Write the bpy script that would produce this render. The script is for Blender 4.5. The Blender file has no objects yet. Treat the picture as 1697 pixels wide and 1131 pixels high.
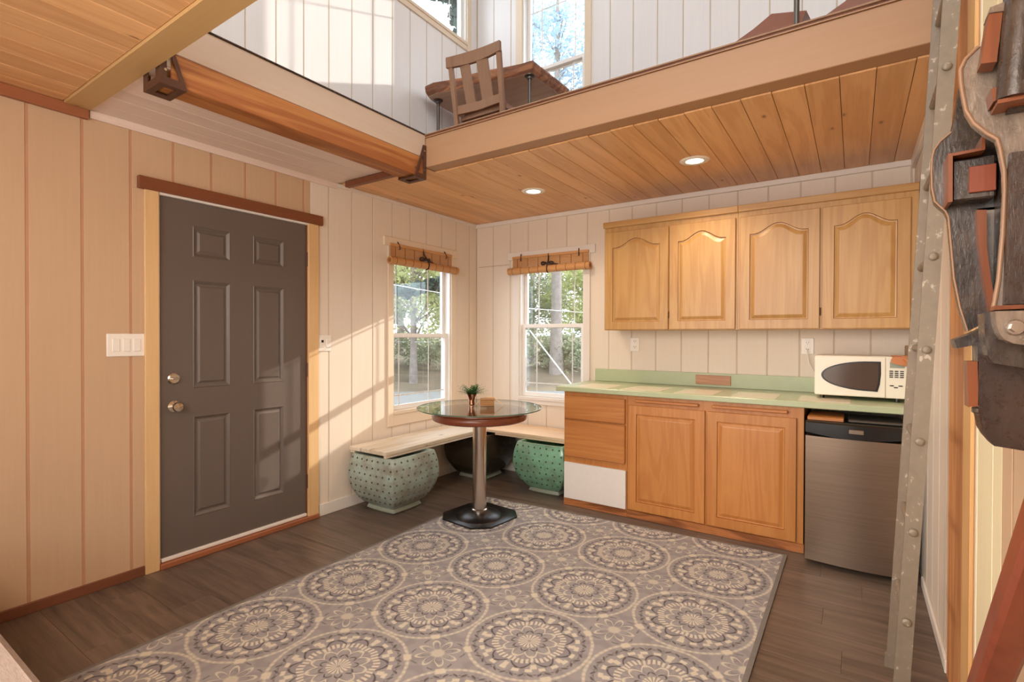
import bpy, bmesh, math, random
from mathutils import Vector, Matrix
rnd = random.Random(7)
SC = bpy.context.scene
COL = SC.collection
PI = math.pi

# ------------------------------------------------------------------ camera
cam_d = bpy.data.cameras.new('camera')
cam = bpy.data.objects.new('camera', cam_d); COL.objects.link(cam)
SC.camera = cam
cam_d.sensor_width = 36.0; cam_d.lens = 845.4 / 1697 * 36.0; cam_d.clip_start = 0.05
yaw, pit, rol = math.radians(33.872), math.radians(-0.478), math.radians(0.174)
Fw = Vector((-math.sin(yaw)*math.cos(pit), math.cos(yaw)*math.cos(pit), math.sin(pit)))
Rr = Vector((math.cos(yaw), math.sin(yaw), 0)); Uu = Rr.cross(Fw)
R2 = Rr*math.cos(rol) + Uu*math.sin(rol); U2 = Uu*math.cos(rol) - Rr*math.sin(rol)
cam.matrix_world = Matrix(((R2.x, U2.x, -Fw.x, 3.217), (R2.y, U2.y, -Fw.y, -4.134), (R2.z, U2.z, -Fw.z, 1.308), (0, 0, 0, 1)))

# ------------------------------------------------------------------ world, sun, lights, exposure
W = bpy.data.worlds.new('world'); SC.world = W; W.use_nodes = True
bg = W.node_tree.nodes['Background']
bg.inputs[0].default_value = (0.80, 0.90, 1.0, 1); bg.inputs[1].default_value = 4.2
sun_d = bpy.data.lights.new('sun', 'SUN'); sun_d.energy = 3.4; sun_d.angle = math.radians(0.6); sun_d.color = (1.0, 0.93, 0.82)
sun = bpy.data.objects.new('sun', sun_d); COL.objects.link(sun)
sun.rotation_euler = Vector((-0.5, -1.0, -0.38)).to_track_quat('-Z', 'Y').to_euler()
sun.location = (5, 10, 6)

def area(name, loc, target, size, energy, color, sy=None):
    d = bpy.data.lights.new(name, 'AREA'); d.energy = energy; d.color = color; d.size = size
    if sy: d.shape = 'RECTANGLE'; d.size_y = sy
    o = bpy.data.objects.new(name, d); COL.objects.link(o); o.location = loc
    o.rotation_euler = (Vector(target) - Vector(loc)).to_track_quat('-Z', 'Y').to_euler()
    return o
area('room_fill', (2.4, -4.9, 2.2), (2.3, -1.8, 0.3), 1.8, 58, (1.0, 0.90, 0.80), 1.0)  # added fill behind the camera, no fixture in the room
area('loft_fill', (2.6, -3.4, 5.0), (0.8, -0.6, 3.6), 2.0, 75, (1.0, 0.97, 0.94), 2.0)  # added fill for the upper walls, not a real lamp
area('side_fill', (0.8, -4.6, 1.3), (3.4, -1.5, 0.6), 0.9, 6.5, (1.0, 0.92, 0.84), 0.9).data.spread = math.radians(64)  # added fill aimed at the right wall, no source there
area('floor_bounce_fill', (2.3, -3.9, 0.9), (1.8, -1.2, 2.6), 1.6, 13, (1.0, 0.9, 0.8), 1.0)  # added upward fill standing in for light bounced off the floor
vs = SC.view_settings
vs.view_transform = 'Standard'; vs.look = 'None'; vs.gamma = 1.0; vs.use_curve_mapping = False; vs.exposure = 0.2
SC.display_settings.display_device = 'sRGB'
SC.cycles.use_denoising = True
SC.cycles.max_bounces = 8; SC.cycles.diffuse_bounces = 5; SC.cycles.glossy_bounces = 4; SC.cycles.transmission_bounces = 6
SC.cycles.sample_clamp_indirect = 6.0; SC.cycles.caustics_reflective = False; SC.cycles.caustics_refractive = False

# ------------------------------------------------------------------ material helpers
def lin(c):
    return tuple((x/12.92 if x <= 0.04045 else ((x+0.055)/1.055)**2.4) for x in [v/255.0 for v in c]) + (1.0,)
class NT:
    def __init__(s, name):
        s.m = bpy.data.materials.new(name); s.m.use_nodes = True
        s.t = s.m.node_tree; s.t.nodes.clear()
        s.out = s.t.nodes.new('ShaderNodeOutputMaterial')
        s.b = s.t.nodes.new('ShaderNodeBsdfPrincipled')
        s.t.links.new(s.b.outputs[0], s.out.inputs[0])
    def n(s, typ, **kw):
        x = s.t.nodes.new(typ)
        for k, v in kw.items(): setattr(x, k, v)
        return x
    def l(s, a, b): s.t.links.new(a, b)
    def put(s, sock, v):
        if isinstance(v, Ex): v = v.o
        if isinstance(v, bpy.types.NodeSocket): s.l(v, sock)
        else: sock.default_value = v
    def math(s, op, *a, clamp=False):
        x = s.n('ShaderNodeMath', operation=op); x.use_clamp = clamp
        for i, v in enumerate(a): s.put(x.inputs[i], v)
        return Ex(s, x.outputs[0])
    def mix(s, f, a, b, mode='MIX'):
        x = s.n('ShaderNodeMixRGB', blend_type=mode)
        s.put(x.inputs[0], f); s.put(x.inputs[1], a); s.put(x.inputs[2], b)
        return x.outputs[0]
    def ramp(s, f, stops):
        x = s.n('ShaderNodeValToRGB'); e = x.color_ramp.elements
        while len(e) < len(stops): e.new(0.5)
        for i, (p, c) in enumerate(stops): e[i].position = p; e[i].color = c
        s.put(x.inputs[0], f); return x.outputs[0]
    def coords(s, scale=(1, 1, 1), offset=True, uv=False):
        tc = s.n('ShaderNodeTexCoord'); mp = s.n('ShaderNodeMapping')
        mp.inputs['Scale'].default_value = scale
        src = tc.outputs['UV' if uv else 'Object']
        if offset:
            oi = s.n('ShaderNodeObjectInfo')
            r = s.n('ShaderNodeVectorMath', operation='MULTIPLY_ADD')
            r.inputs[1].default_value = (0, 0, 0)
            sc = s.n('ShaderNodeVectorMath', operation='SCALE'); sc.inputs[0].default_value = (17.3, 9.1, 23.7)
            s.l(oi.outputs['Random'], sc.inputs['Scale'])
            ad = s.n('ShaderNodeVectorMath', operation='ADD')
            s.l(src, ad.inputs[0]); s.l(sc.outputs[0], ad.inputs[1]); src = ad.outputs[0]
        s.l(src, mp.inputs['Vector']); return mp.outputs[0]
    def noise(s, vec, scale=1.0, detail=3.0, rough=0.55, dist=0.0):
        x = s.n('ShaderNodeTexNoise'); x.inputs['Scale'].default_value = scale; x.inputs['Detail'].default_value = detail
        x.inputs['Roughness'].default_value = rough; x.inputs['Distortion'].default_value = dist
        s.l(vec, x.inputs['Vector']); return x.outputs['Fac']
    def bump(s, h, strength=0.2, dist=0.002):
        x = s.n('ShaderNodeBump'); x.inputs['Strength'].default_value = strength; x.inputs['Distance'].default_value = dist
        s.put(x.inputs['Height'], h); s.l(x.outputs[0], s.b.inputs['Normal'])
    def fin(s, color=None, rough=0.5, metal=0.0, spec=0.5, **kw):
        if color is not None: s.put(s.b.inputs['Base Color'], color)
        s.put(s.b.inputs['Roughness'], rough); s.put(s.b.inputs['Metallic'], metal)
        s.b.inputs['Specular IOR Level'].default_value = spec
        for k, v in kw.items(): s.put(s.b.inputs[k.replace('_', ' ')], v)
        return s.m
class Ex:
    def __init__(s, g, o): s.g = g; s.o = o
    def __add__(s, b): return s.g.math('ADD', s, b)
    def __sub__(s, b): return s.g.math('SUBTRACT', s, b)
    def __rsub__(s, b): return s.g.math('SUBTRACT', b, s)
    def __mul__(s, b): return s.g.math('MULTIPLY', s, b)
    __radd__ = __add__; __rmul__ = __mul__
    def __truediv__(s, b): return s.g.math('DIVIDE', s, b)
    def f(s, op, *a, **k): return s.g.math(op, s, *a, **k)
    def abs(s): return s.f('ABSOLUTE')
    def cos(s): return s.f('COSINE')
    def mx(s, b): return s.f('MAXIMUM', b)
    def mn(s, b): return s.f('MINIMUM', b)
def ring(r, c, w, soft): return ((w - (r - c).abs()) / soft).f('ADD', 0.5, clamp=True)

def wood(name, base, dark, axis='z', gloss=0.45, knots=0.0, fig=0.5, tint=0.12, scale=1.0, knotcol=(120, 70, 40), kscale=2.2, rf=9.0):
    g = NT(name); a = 'xyz'.index(axis)
    sc = [9.0*scale]*3; sc[a] = 0.7*scale
    v = g.coords(tuple(sc))
    big = g.noise(v, 1.0, 4, 0.5, 1.2)
    rings = Ex(g, big) * rf
    rings = (rings.f('SINE') * 0.5 + 0.5)
    sf = [90.0*scale]*3; sf[a] = 3.0*scale
    v2 = g.coords(tuple(sf)); fine = g.noise(v2, 1.0, 3, 0.6)
    f = rings * fig + Ex(g, fine) * 0.6 - 0.15
    col = g.mix(f.f('ADD', 0.0, clamp=True), lin(base), lin(dark))
    if knots > 0:
        sk = [kscale*2.2]*3; sk[a] = kscale
        v3 = g.coords(tuple(sk)); vo = g.n('ShaderNodeTexVoronoi'); vo.inputs['Scale'].default_value = 1.0
        g.l(v3, vo.inputs['Vector'])
        k = ((knots - Ex(g, vo.outputs['Distance'])) / 0.03).f('ADD', 0.0, clamp=True)
        col = g.mix(k * 0.7, col, lin(knotcol))
        halo = ((knots*2.0 - Ex(g, vo.outputs['Distance'])) / 0.10).f('ADD', 0.0, clamp=True)
        col = g.mix(halo * 0.25, col, lin(knotcol))
    oi = g.n('ShaderNodeObjectInfo')
    hs = g.n('ShaderNodeHueSaturation'); g.l(col, hs.inputs['Color'])
    g.put(hs.inputs['Value'], Ex(g, oi.outputs['Random']) * tint * 2 + (1 - tint))
    g.bump(fine, 0.12, 0.001)
    return g.fin(hs.outputs[0], gloss)
def paint(name, c, rough=0.5, var=0.05, bump=0.15, vert=True, grainy=60, sp=0.4):
    g = NT(name)
    n1 = g.noise(g.coords((1.5, 1.5, 0.8)), 1.5, 3)
    v = g.coords((grainy, grainy, 2.5) if vert else (grainy,)*3); n2 = g.noise(v, 1.0, 3, 0.6)
    d = tuple(x*(1-var*2.2) for x in c)
    col = g.mix(Ex(g, n1)*0.5 + Ex(g, n2)*0.5, lin(c), lin(d))
    g.bump(n2, bump, 0.0015)
    return g.fin(col, rough, spec=sp)
def plain(name, c, rough=0.5, metal=0.0, var=0.06, nscale=8, bump=0.0, **kw):
    g = NT(name); n = g.noise(g.coords(), nscale, 3)
    col = g.mix(n, lin(tuple(min(255, x*(1+var)) for x in c)), lin(tuple(x*(1-var) for x in c)))
    if bump: g.bump(n, bump, 0.002)
    return g.fin(col, rough, metal, **kw)
def emit(name, c, s):
    g = NT(name); return g.fin((0, 0, 0, 1), 0.5, Emission_Color=c, Emission_Strength=s)
def glass(name, tint=(1, 1, 1, 1), arch=True, rough=0.0):
    g = NT(name)
    if arch:
        g.t.nodes.remove(g.b)
        tr = g.n('ShaderNodeBsdfTransparent'); tr.inputs[0].default_value = tint
        gl = g.n('ShaderNodeBsdfGlossy'); gl.inputs['Roughness'].default_value = rough
        lw = g.n('ShaderNodeLayerWeight'); lw.inputs[0].default_value = 0.5
        fr = g.n('ShaderNodeMath', operation='MULTIPLY_ADD'); pw = g.n('ShaderNodeMath', operation='POWER'); pw.inputs[1].default_value = 3.5
        g.l(lw.outputs['Facing'], pw.inputs[0]); g.l(pw.outputs[0], fr.inputs[0]); fr.inputs[1].default_value = 0.75; fr.inputs[2].default_value = 0.04
        mx = g.n('ShaderNodeMixShader')
        g.l(fr.outputs[0], mx.inputs[0]); g.l(tr.outputs[0], mx.inputs[1]); g.l(gl.outputs[0], mx.inputs[2])
        g.l(mx.outputs[0], g.out.inputs[0]); return g.m
    return g.fin(tint, rough, Transmission_Weight=1.0, IOR=1.5)

M = {}
M['white_wall'] = paint('white_wall_paint', (235, 221, 203), 0.5, 0.03, 0.25)
M['white_up'] = paint('white_upper_paint', (239, 237, 236), 0.38, 0.03, 0.25)
M['tan_wall'] = paint('tan_wall_paint', (208, 175, 141), 0.6, 0.04, 0.3)
M['cream_wall'] = paint('cream_wall_paint', (244, 229, 187), 0.5, 0.04, 0.25)
M['groove'] = plain('groove_shadow_paint', (204, 190, 170), 0.7)
M['groove_cream'] = plain('groove_cream_paint', (196, 172, 134), 0.7)
M['groove_tan'] = plain('groove_tan_paint', (190, 144, 112), 0.7)
M['trim_white'] = paint('trim_white_paint', (234, 226, 216), 0.4, 0.02, 0.05)
M['trim_cream'] = paint('trim_cream_paint', (232, 214, 190), 0.4, 0.02, 0.05)
M['vinyl'] = plain('white_vinyl', (238, 236, 232), 0.3, var=0.01)
M['pine_ceil'] = wood('pine_ceiling', (232, 183, 129), (201, 144, 92), 'y', 0.38, 0.075, 0.45, 0.09, knotcol=(105, 57, 31), rf=20.0, kscale=3.4)
M['pine_beam'] = wood('pine_beam', (172, 131, 95), (159, 115, 78), 'x', 0.5, 0.06, 0.35, 0.02, 0.7, knotcol=(124, 73, 38), kscale=1.0)
M['pine_trim_beam'] = wood('pine_trim_beam', (198, 161, 108), (179, 139, 87), 'x', 0.45, 0.08, 0.4, 0.03, 0.7, knotcol=(130, 89, 52))
M['fascia'] = wood('pale_fascia', (205, 183, 163), (187, 161, 137), 'y', 0.55, 0.05, 0.35, 0.03, 0.7, knotcol=(147, 112, 85))
M['timber'] = wood('rough_timber', (185, 125, 69), (144, 80, 38), 'y', 0.55, 0.09, 0.7, 0.03, 0.8, rf=24.0, knotcol=(98, 48, 21))
M['white_plank'] = wood('whitewashed_plank', (234, 214, 200), (203, 179, 162), 'y', 0.6, 0, 0.5, 0.04)
M['door_header'] = wood('brown_stained_wood', (129, 74, 45), (100, 54, 32), 'y', 0.45, 0, 0.5, 0.02)
M['jamb'] = wood('clear_pine_jamb', (225, 188, 137), (200, 156, 102), 'z', 0.45, 0.045, 0.4, 0.04, knotcol=(136, 82, 43))
M['oak'] = wood('golden_oak', (197, 155, 95), (174, 124, 67), 'z', 0.35, 0, 0.42, 0.04, 0.62, rf=40.0)
M['oak_x'] = wood('golden_oak_horizontal', (195, 153, 93), (172, 122, 65), 'x', 0.35, 0, 0.42, 0.04, 0.62, rf=40.0)
M['oak_low'] = wood('honey_oak', (200, 137, 74), (177, 109, 53), 'z', 0.35, 0, 0.42, 0.04, 0.62, rf=40.0)
M['toe_wood'] = wood('toe_board_oak', (190, 122, 70), (120, 68, 34), 'x', 0.4, 0, 0.7, 0.04, 1.2, rf=24.0)
M['oak_low_x'] = wood('honey_oak_horizontal', (200, 135, 74), (171, 103, 51), 'x', 0.35, 0, 0.42, 0.04, 0.62, rf=40.0)
M['bench'] = wood('raw_pine_board', (224, 215, 200), (199, 175, 139), 'y', 0.5, 0.09, 0.5, 0.06, rf=22.0, kscale=3.6, knotcol=(139, 98, 66))
M['bench_x'] = wood('raw_pine_board_x', (236, 206, 172), (212, 172, 130), 'x', 0.5, 0.05, 0.4, 0.06, knotcol=(150, 96, 54))
M['post'] = wood('cedar_post', (222, 158, 100), (176, 112, 64), 'z', 0.5, 0.05, 0.6, 0.05, rf=20.0, knotcol=(95, 40, 16))
M['post_pale'] = wood('pale_post_strip', (218, 172, 114), (186, 130, 76), 'z', 0.5, 0, 0.6, 0.05)
M['base_wood'] = wood('brown_baseboard', (128, 78, 52), (96, 56, 38), 'y', 0.5, 0, 0.6, 0.05)
M['red_trim'] = wood('red_brown_trim', (158, 98, 64), (128, 72, 44), 'y', 0.5, 0, 0.5, 0.05)
M['slab'] = wood('live_edge_slab', (170, 112, 72), (104, 60, 36), 'x', 0.5, 0.08, 0.8, 0.03, 0.7, rf=26.0)
M['slab_under_lit'] = wood('slab_underside_bounce', (206, 180, 156), (170, 144, 120), 'x', 0.7, 0, 0.6, 0.03, 0.8)  # lighter than the slab: bounce light from below painted into the colour
M['chair_wood'] = wood('brown_chair_wood', (150, 112, 84), (112, 78, 56), 'z', 0.4, 0, 0.5, 0.04)
M['table_wood'] = wood('dark_red_table_wood', (122, 66, 44), (84, 40, 26), 'x', 0.25, 0, 0.5, 0.02)
def m_worn(name, c1, c2, c3):
    g = NT(name); n = g.noise(g.coords((6, 6, 3)), 3.0, 4, 0.6, 0.5); n2 = g.noise(g.coords((90, 90, 24)), 1.5, 4, 0.65, 0.4); n3 = g.noise(g.coords(), 45, 3, 0.6)
    col = g.mix(((Ex(g, n) - 0.42) * 3.5).f('ADD', 0, clamp=True), lin(c1), lin(c2))
    col = g.mix(((Ex(g, n2) - 0.60) * 6).f('ADD', 0, clamp=True) * 0.45, col, lin(c3))
    g.bump(Ex(g, n2)*0.6 + Ex(g, n3)*0.6, 0.55, 0.0018)
    rr_ = (Ex(g, n3) * 0.35 + 0.12)
    return g.fin(col, rr_, spec=0.7)
M['dark_wood'] = m_worn('worn_black_shellac', (48, 37, 30), (82, 68, 56), (150, 128, 106))
M['umber_wood'] = m_worn('worn_umber_shellac', (50, 34, 26), (66, 48, 38), (110, 88, 70))
M['grey_wood'] = m_worn('worn_grey_varnish', (138, 120, 102), (96, 82, 70), (206, 190, 168))
M['orange_wood'] = wood('orange_shellac_wood', (134, 74, 40), (88, 42, 22), 'z', 0.35, 0, 0.5, 0.06)
M['edge_wood'] = wood('pale_edge_wood', (158, 122, 92), (112, 80, 58), 'z', 0.5, 0, 0.5, 0.06)  # even pale brown; on the pattern rims it stands for edge highlights
M['block_wood'] = wood('varnished_block', (214, 158, 100), (160, 100, 56), 'x', 0.3, 0, 0.6, 0.02, 1.5, rf=16.0)
M['rail_red'] = wood('red_brown_rail', (140, 70, 46), (96, 40, 26), 'z', 0.3, 0.04, 0.5, 0.03, knotcol=(80, 30, 20))
M['door_paint'] = paint('charcoal_door_paint', (107, 96, 88), 0.38, 0.04, 0.12, True, 70)
M['brown_steel'] = plain('brown_painted_steel', (92, 62, 48), 0.45, 0.3)
M['steel'] = plain('brushed_steel', (200, 190, 180), 0.22, 1.0, 0.04)
M['chrome'] = plain('satin_nickel', (206, 196, 180), 0.18, 1.0, 0.03)
M['black_metal'] = plain('black_cast_iron', (42, 38, 36), 0.28, 0.6)
M['pipe'] = plain('iron_pipe', (96, 90, 84), 0.4, 0.8)
M['black'] = plain('black_plastic', (22, 20, 20), 0.25)
M['black_gap'] = plain('dark_gap', (14, 12, 11), 0.9)
M['cream_plastic'] = plain('ivory_plastic', (238, 232, 214), 0.3, var=0.01)
M['plate'] = plain('white_plastic_plate', (240, 234, 224), 0.3, var=0.01)
M['counter'] = paint('sage_green_counter', (191, 201, 162), 0.28, 0.05, 0.05, False, 20)
M['tile'] = paint('cream_counter_tile', (236, 226, 200), 0.25, 0.03, 0.04, False, 20)
M['white_board'] = paint('white_painted_board', (236, 230, 222), 0.5, 0.03, 0.1, False, 30)
M['fridge'] = None
M['cord'] = plain('dark_cord', (56, 34, 26), 0.6)
M['leather'] = plain('brown_leather', (136, 88, 70), 0.4, 0, 0.1, 20, 0.2)
M['tan_leather'] = plain('tan_leather', (192, 122, 74), 0.55, 0, 0.08, 20, 0.2)
M['copper'] = plain('copper_vase', (176, 128, 100), 0.15, 1.0, 0.05)
M['basket'] = plain('woven_box', (172, 126, 76), 0.6, 0, 0.12, 40, 0.4)
M['twine'] = plain('twine', (224, 194, 150), 0.8)
M['leaf_small'] = plain('fern_leaf', (60, 100, 46), 0.5, 0, 0.3, 30)
M['glass_win'] = glass('window_glass')
M['glass_table'] = glass('table_glass', (0.95, 0.98, 0.965, 1))
M['glass_edge'] = plain('green_glass_edge', (78, 108, 90), 0.15, 0, 0.1)
M['lamp'] = emit('recessed_lamp_glow', (1.0, 0.9, 0.72, 1), 6)
M['sofa'] = None
def m_fridge():
    g = NT('brushed_dark_stainless'); n = g.noise(g.coords((2, 2, 200)), 1, 3)
    col = g.mix(n, lin((152, 131, 113)), lin((123, 106, 91))); g.bump(n, 0.05, 0.0005)
    return g.fin(col, 0.34, 0.85)
M['fridge'] = m_fridge()
def m_galv():
    g = NT('galvanised_ladder_metal'); v = g.n('ShaderNodeTexVoronoi'); v.inputs['Scale'].default_value = 45
    g.l(g.coords((1, 1, 0.8)), v.inputs['Vector'])
    n = g.noise(g.coords((40, 40, 30)), 1, 4, 0.6)
    hi = ((Ex(g, n) - 0.62) / 0.05).f('ADD', 0, clamp=True)
    col = g.mix(Ex(g, n), lin((124, 111, 96)), lin((149, 135, 117)))
    col = g.mix(hi * 0.7, col, lin((197, 184, 167)))
    g.bump(n, 0.3, 0.001)
    return g.fin(col, 0.5, 0.35)
M['galv'] = m_galv()
def m_fabric():
    g = NT('grey_woven_fabric'); n = g.noise(g.coords((30, 160, 30)), 1, 4, 0.7)
    col = g.mix(n, lin((196, 178, 166)), lin((140, 124, 114))); g.bump(n, 0.5, 0.003)
    return g.fin(col, 0.9)
M['sofa'] = m_fabric()
def m_floor():
    g = NT('dark_grey_brown_plank'); n = g.noise(g.coords((0.9, 13, 13)), 1.3, 6, 0.65, 1.2)
    n2 = g.noise(g.coords((5, 70, 70)), 1, 3); n3 = g.noise(g.coords((1.6, 2.2, 1)), 1.6, 3)
    f = ((Ex(g, n) - 0.30) * 2.2).f('ADD', 0, clamp=True) * 0.75 + Ex(g, n2)*0.25
    col = g.mix(f, lin((56, 47, 41)), lin((133, 112, 96)))
    col = g.mix(((Ex(g, n3) - 0.45) * 2.0).f('ADD', 0, clamp=True) * 0.3, col, lin((133, 116, 102)))
    oi = g.n('ShaderNodeObjectInfo'); hs = g.n('ShaderNodeHueSaturation'); g.l(col, hs.inputs['Color'])
    g.put(hs.inputs['Value'], Ex(g, oi.outputs['Random']) * 0.10 + 0.95)
    g.bump(n2, 0.1, 0.001)
    return g.fin(hs.outputs[0], 0.4)
M['floor'] = m_floor()
def m_pot(name, c1, c2, c3):
    g = NT(name); n = g.noise(g.coords((3, 3, 5)), 2.2, 4, 0.6); n2 = g.noise(g.coords(), 22, 3)
    col = g.mix(((Ex(g, n) - 0.38) * 3.2).f('ADD', 0, clamp=True), lin(c1), lin(c2))
    col = g.mix(((Ex(g, n2) - 0.55) * 4).f('ADD', 0, clamp=True) * 0.5, col, lin(c3))
    g.bump(n2, 0.08, 0.002)
    return g.fin(col, 0.16, 0, spec=0.6)
M['pot_green'] = m_pot('celadon_glaze', (165, 183, 173), (141, 138, 123), (102, 103, 92))
M['pot_teal'] = m_pot('teal_glaze', (126, 177, 145), (112, 143, 120), (90, 111, 97))
M['pot_dark'] = m_pot('dark_brown_glaze', (62, 54, 42), (50, 42, 34), (72, 66, 54))
M['pot_dot'] = plain('dark_glaze_dimple', (70, 74, 56), 0.35)
M['pot_foot'] = plain('pale_foot_glaze', (150, 158, 142), 0.4)
M['bamboo'] = wood('bamboo_slat', (206, 152, 96), (170, 116, 66), 'x', 0.5, 0, 0.3, 0.08, 2)
M['bamboo_band'] = plain('bamboo_stitch', (136, 92, 52), 0.7)
def m_leaf(name, c1, c2, tr=0.4):
    g = NT(name); n = g.noise(g.coords(), 1.3, 3)
    oi = g.n('ShaderNodeNewGeometry')
    col = g.mix(n, lin(c1), lin(c2)); g.fin(col, 0.6)
    t = g.n('ShaderNodeBsdfTranslucent'); g.l(col, t.inputs[0]); mx = g.n('ShaderNodeMixShader'); mx.inputs[0].default_value = tr
    g.l(g.b.outputs[0], mx.inputs[1]); g.l(t.outputs[0], mx.inputs[2]); g.l(mx.outputs[0], g.out.inputs[0]); return g.m
M['leaf_bright'] = m_leaf('bright_leaf', (212, 212, 160), (152, 160, 104), 0.6)
M['leaf_mid'] = m_leaf('mid_leaf', (184, 188, 156), (112, 120, 92), 0.6)
M['leaf_dark'] = m_leaf('conifer_needle', (84, 104, 92), (54, 72, 64), 0.2)
M['leaf_pale'] = m_leaf('pale_blue_leaf', (170, 190, 206), (120, 146, 162), 0.5)
M['bark'] = plain('grey_bark', (132, 122, 114), 0.9, 0, 0.25, 6, 0.6)
M['ground'] = plain('dry_forest_ground', (104, 90, 72), 0.95, 0, 0.3, 1.2, 0.5)
M['road'] = plain('pale_gravel_road', (112, 112, 110), 0.9, 0, 0.1, 3)
M['cable'] = plain('white_cable', (238, 236, 230), 0.5)

# ------------------------------------------------------------------ mesh helpers
class MB:
    def __init__(s): s.v = []; s.f = []
    def add(s, vs_, fs): k = len(s.v); s.v += [tuple(p) for p in vs_]; s.f += [tuple(i + k for i in f) for f in fs]; return s
    def box(s, x0, x1, y0, y1, z0, z1, b=0.0):
        if x0 > x1: x0, x1 = x1, x0
        if y0 > y1: y0, y1 = y1, y0
        if z0 > z1: z0, z1 = z1, z0
        if b <= 0:
            return s.add([(x0,y0,z0),(x1,y0,z0),(x1,y1,z0),(x0,y1,z0),(x0,y0,z1),(x1,y0,z1),(x1,y1,z1),(x0,y1,z1)],
                         [(0,3,2,1),(4,5,6,7),(0,1,5,4),(1,2,6,5),(2,3,7,6),(3,0,4,7)])
        b = min(b, (x1-x0)*0.49, (y1-y0)*0.49, (z1-z0)*0.49)
        X, Y, Z = (x0, x1), (y0, y1), (z0, z1); V = []; idx = {}
        for i in (0, 1):
            for j in (0, 1):
                for k in (0, 1):
                    sx, sy, sz = 1-2*i, 1-2*j, 1-2*k
                    for t, p in (('x', (X[i], Y[j]+sy*b, Z[k]+sz*b)), ('y', (X[i]+sx*b, Y[j], Z[k]+sz*b)), ('z', (X[i]+sx*b, Y[j]+sy*b, Z[k]))):
                        idx[(i, j, k, t)] = len(V); V.append(p)
        F = []
        g = lambda i, j, k, t: idx[(i, j, k, t)]
        for i in (0, 1):
            F.append((g(i,0,0,'x'), g(i,1,0,'x'), g(i,1,1,'x'), g(i,0,1,'x')))
            F.append((g(0,i,0,'y'), g(1,i,0,'y'), g(1,i,1,'y'), g(0,i,1,'y')))
            F.append((g(0,0,i,'z'), g(1,0,i,'z'), g(1,1,i,'z'), g(0,1,i,'z')))
            for j in (0, 1):
                F.append((g(i,j,0,'x'), g(i,j,1,'x'), g(i,j,1,'y'), g(i,j,0,'y')))
                F.append((g(i,0,j,'x'), g(i,1,j,'x'), g(i,1,j,'z'), g(i,0,j,'z')))
                F.append((g(0,i,j,'y'), g(1,i,j,'y'), g(1,i,j,'z'), g(0,i,j,'z')))
                for k in (0, 1): F.append((g(i,j,k,'x'), g(i,j,k,'y'), g(i,j,k,'z')))
        return s.add(V, F)
    def loft(s, rings_, cap=True, closed=True):
        n = len(rings_[0]); V = [p for r in rings_ for p in r]; F = []
        for a in range(len(rings_)-1):
            for i in range(n if closed else n-1):
                j = (i+1) % n; F.append((a*n+i, a*n+j, (a+1)*n+j, (a+1)*n+i))
        if cap: F.append(tuple(range(n-1, -1, -1))); F.append(tuple((len(rings_)-1)*n+i for i in range(n)))
        return s.add(V, F)
    def tube(s, pts, r, n=10, cap=True):
        pts = [Vector(p) for p in pts]; R = []
        rr = r if isinstance(r, (list, tuple)) else [r]*len(pts); up = None
        for i, p in enumerate(pts):
            d = (pts[min(i+1, len(pts)-1)] - pts[max(i-1, 0)]).normalized()
            if up is None: up = Vector((0, 0, 1)) if abs(d.z) < 0.9 else Vector((1, 0, 0))
            a = d.cross(up).normalized(); b = a.cross(d).normalized(); up = b
            R.append([tuple(p + (a*math.cos(t) + b*math.sin(t))*rr[i]) for t in [2*PI*k/n for k in range(n)]])
        return s.loft(R, cap)
    def lathe(s, cx, cy, prof, n=32, cap=True):
        return s.loft([[(cx + r*math.cos(2*PI*k/n), cy + r*math.sin(2*PI*k/n), z) for k in range(n)] for r, z in prof], cap)
    def prism(s, pts, lo, hi, plane='xz', inset=0.0):
        def P(a, b, c): return {'xz': (a, c, b), 'yz': (c, a, b), 'xy': (a, b, c)}[plane]
        return s.loft([[P(a, b, lo) for a, b in pts], [P(a, b, hi) for a, b in pts]])
    def build(s, name, mat, parent=None, smooth=False, loc=None, uv=None):
        me = bpy.data.meshes.new(name)
        off = Vector((0, 0, 0))
        if loc is not None: off = Vector(loc)
        p = parent
        while p is not None: off = off + p.location; p = p.parent
        me.from_pydata([(x-off.x, y-off.y, z-off.z) for x, y, z in s.v], [], s.f)
        bm = bmesh.new(); bm.from_mesh(me)
        bmesh.ops.recalc_face_normals(bm, faces=bm.faces)
        if smooth:
            for f in bm.faces: f.smooth = True
            for e in bm.edges:
                if len(e.link_faces) == 2 and e.calc_face_angle(0) > math.radians(38): e.smooth = False
        if uv:
            L = bm.loops.layers.uv.new('uv')
            for f in bm.faces:
                for lp in f.loops: lp[L].uv = uv(lp.vert.co + off)
        bm.to_mesh(me); bm.free()
        me.materials.append(M[mat] if isinstance(mat, str) else mat)
        o = bpy.data.objects.new(name, me); COL.objects.link(o)
        if loc is not None: o.location = loc
        if parent is not None: o.parent = parent
        return o
def B(*a, **k): return MB().box(*a, **k)
def empty(name, loc=(0, 0, 0)):
    o = bpy.data.objects.new(name, None); COL.objects.link(o); o.location = loc; o.empty_display_size = 0.1; return o
def tag(o, label, cat, group=None, kind=None):
    o['label'] = label; o['category'] = cat
    if group: o['group'] = group
    if kind: o['kind'] = kind
    return o
def struct(o, label=None, cat=None):
    o['kind'] = 'structure'
    if label: o['label'] = label
    if cat: o['category'] = cat
    return o
def stuff(o): o['kind'] = 'stuff'; return o
def copy_tree(o, parent=None, loc=None):
    c = o.copy(); COL.objects.link(c)
    c.parent = parent
    if loc is not None: c.location = loc
    for ch in list(o.children): copy_tree(ch, c)
    return c

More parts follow.
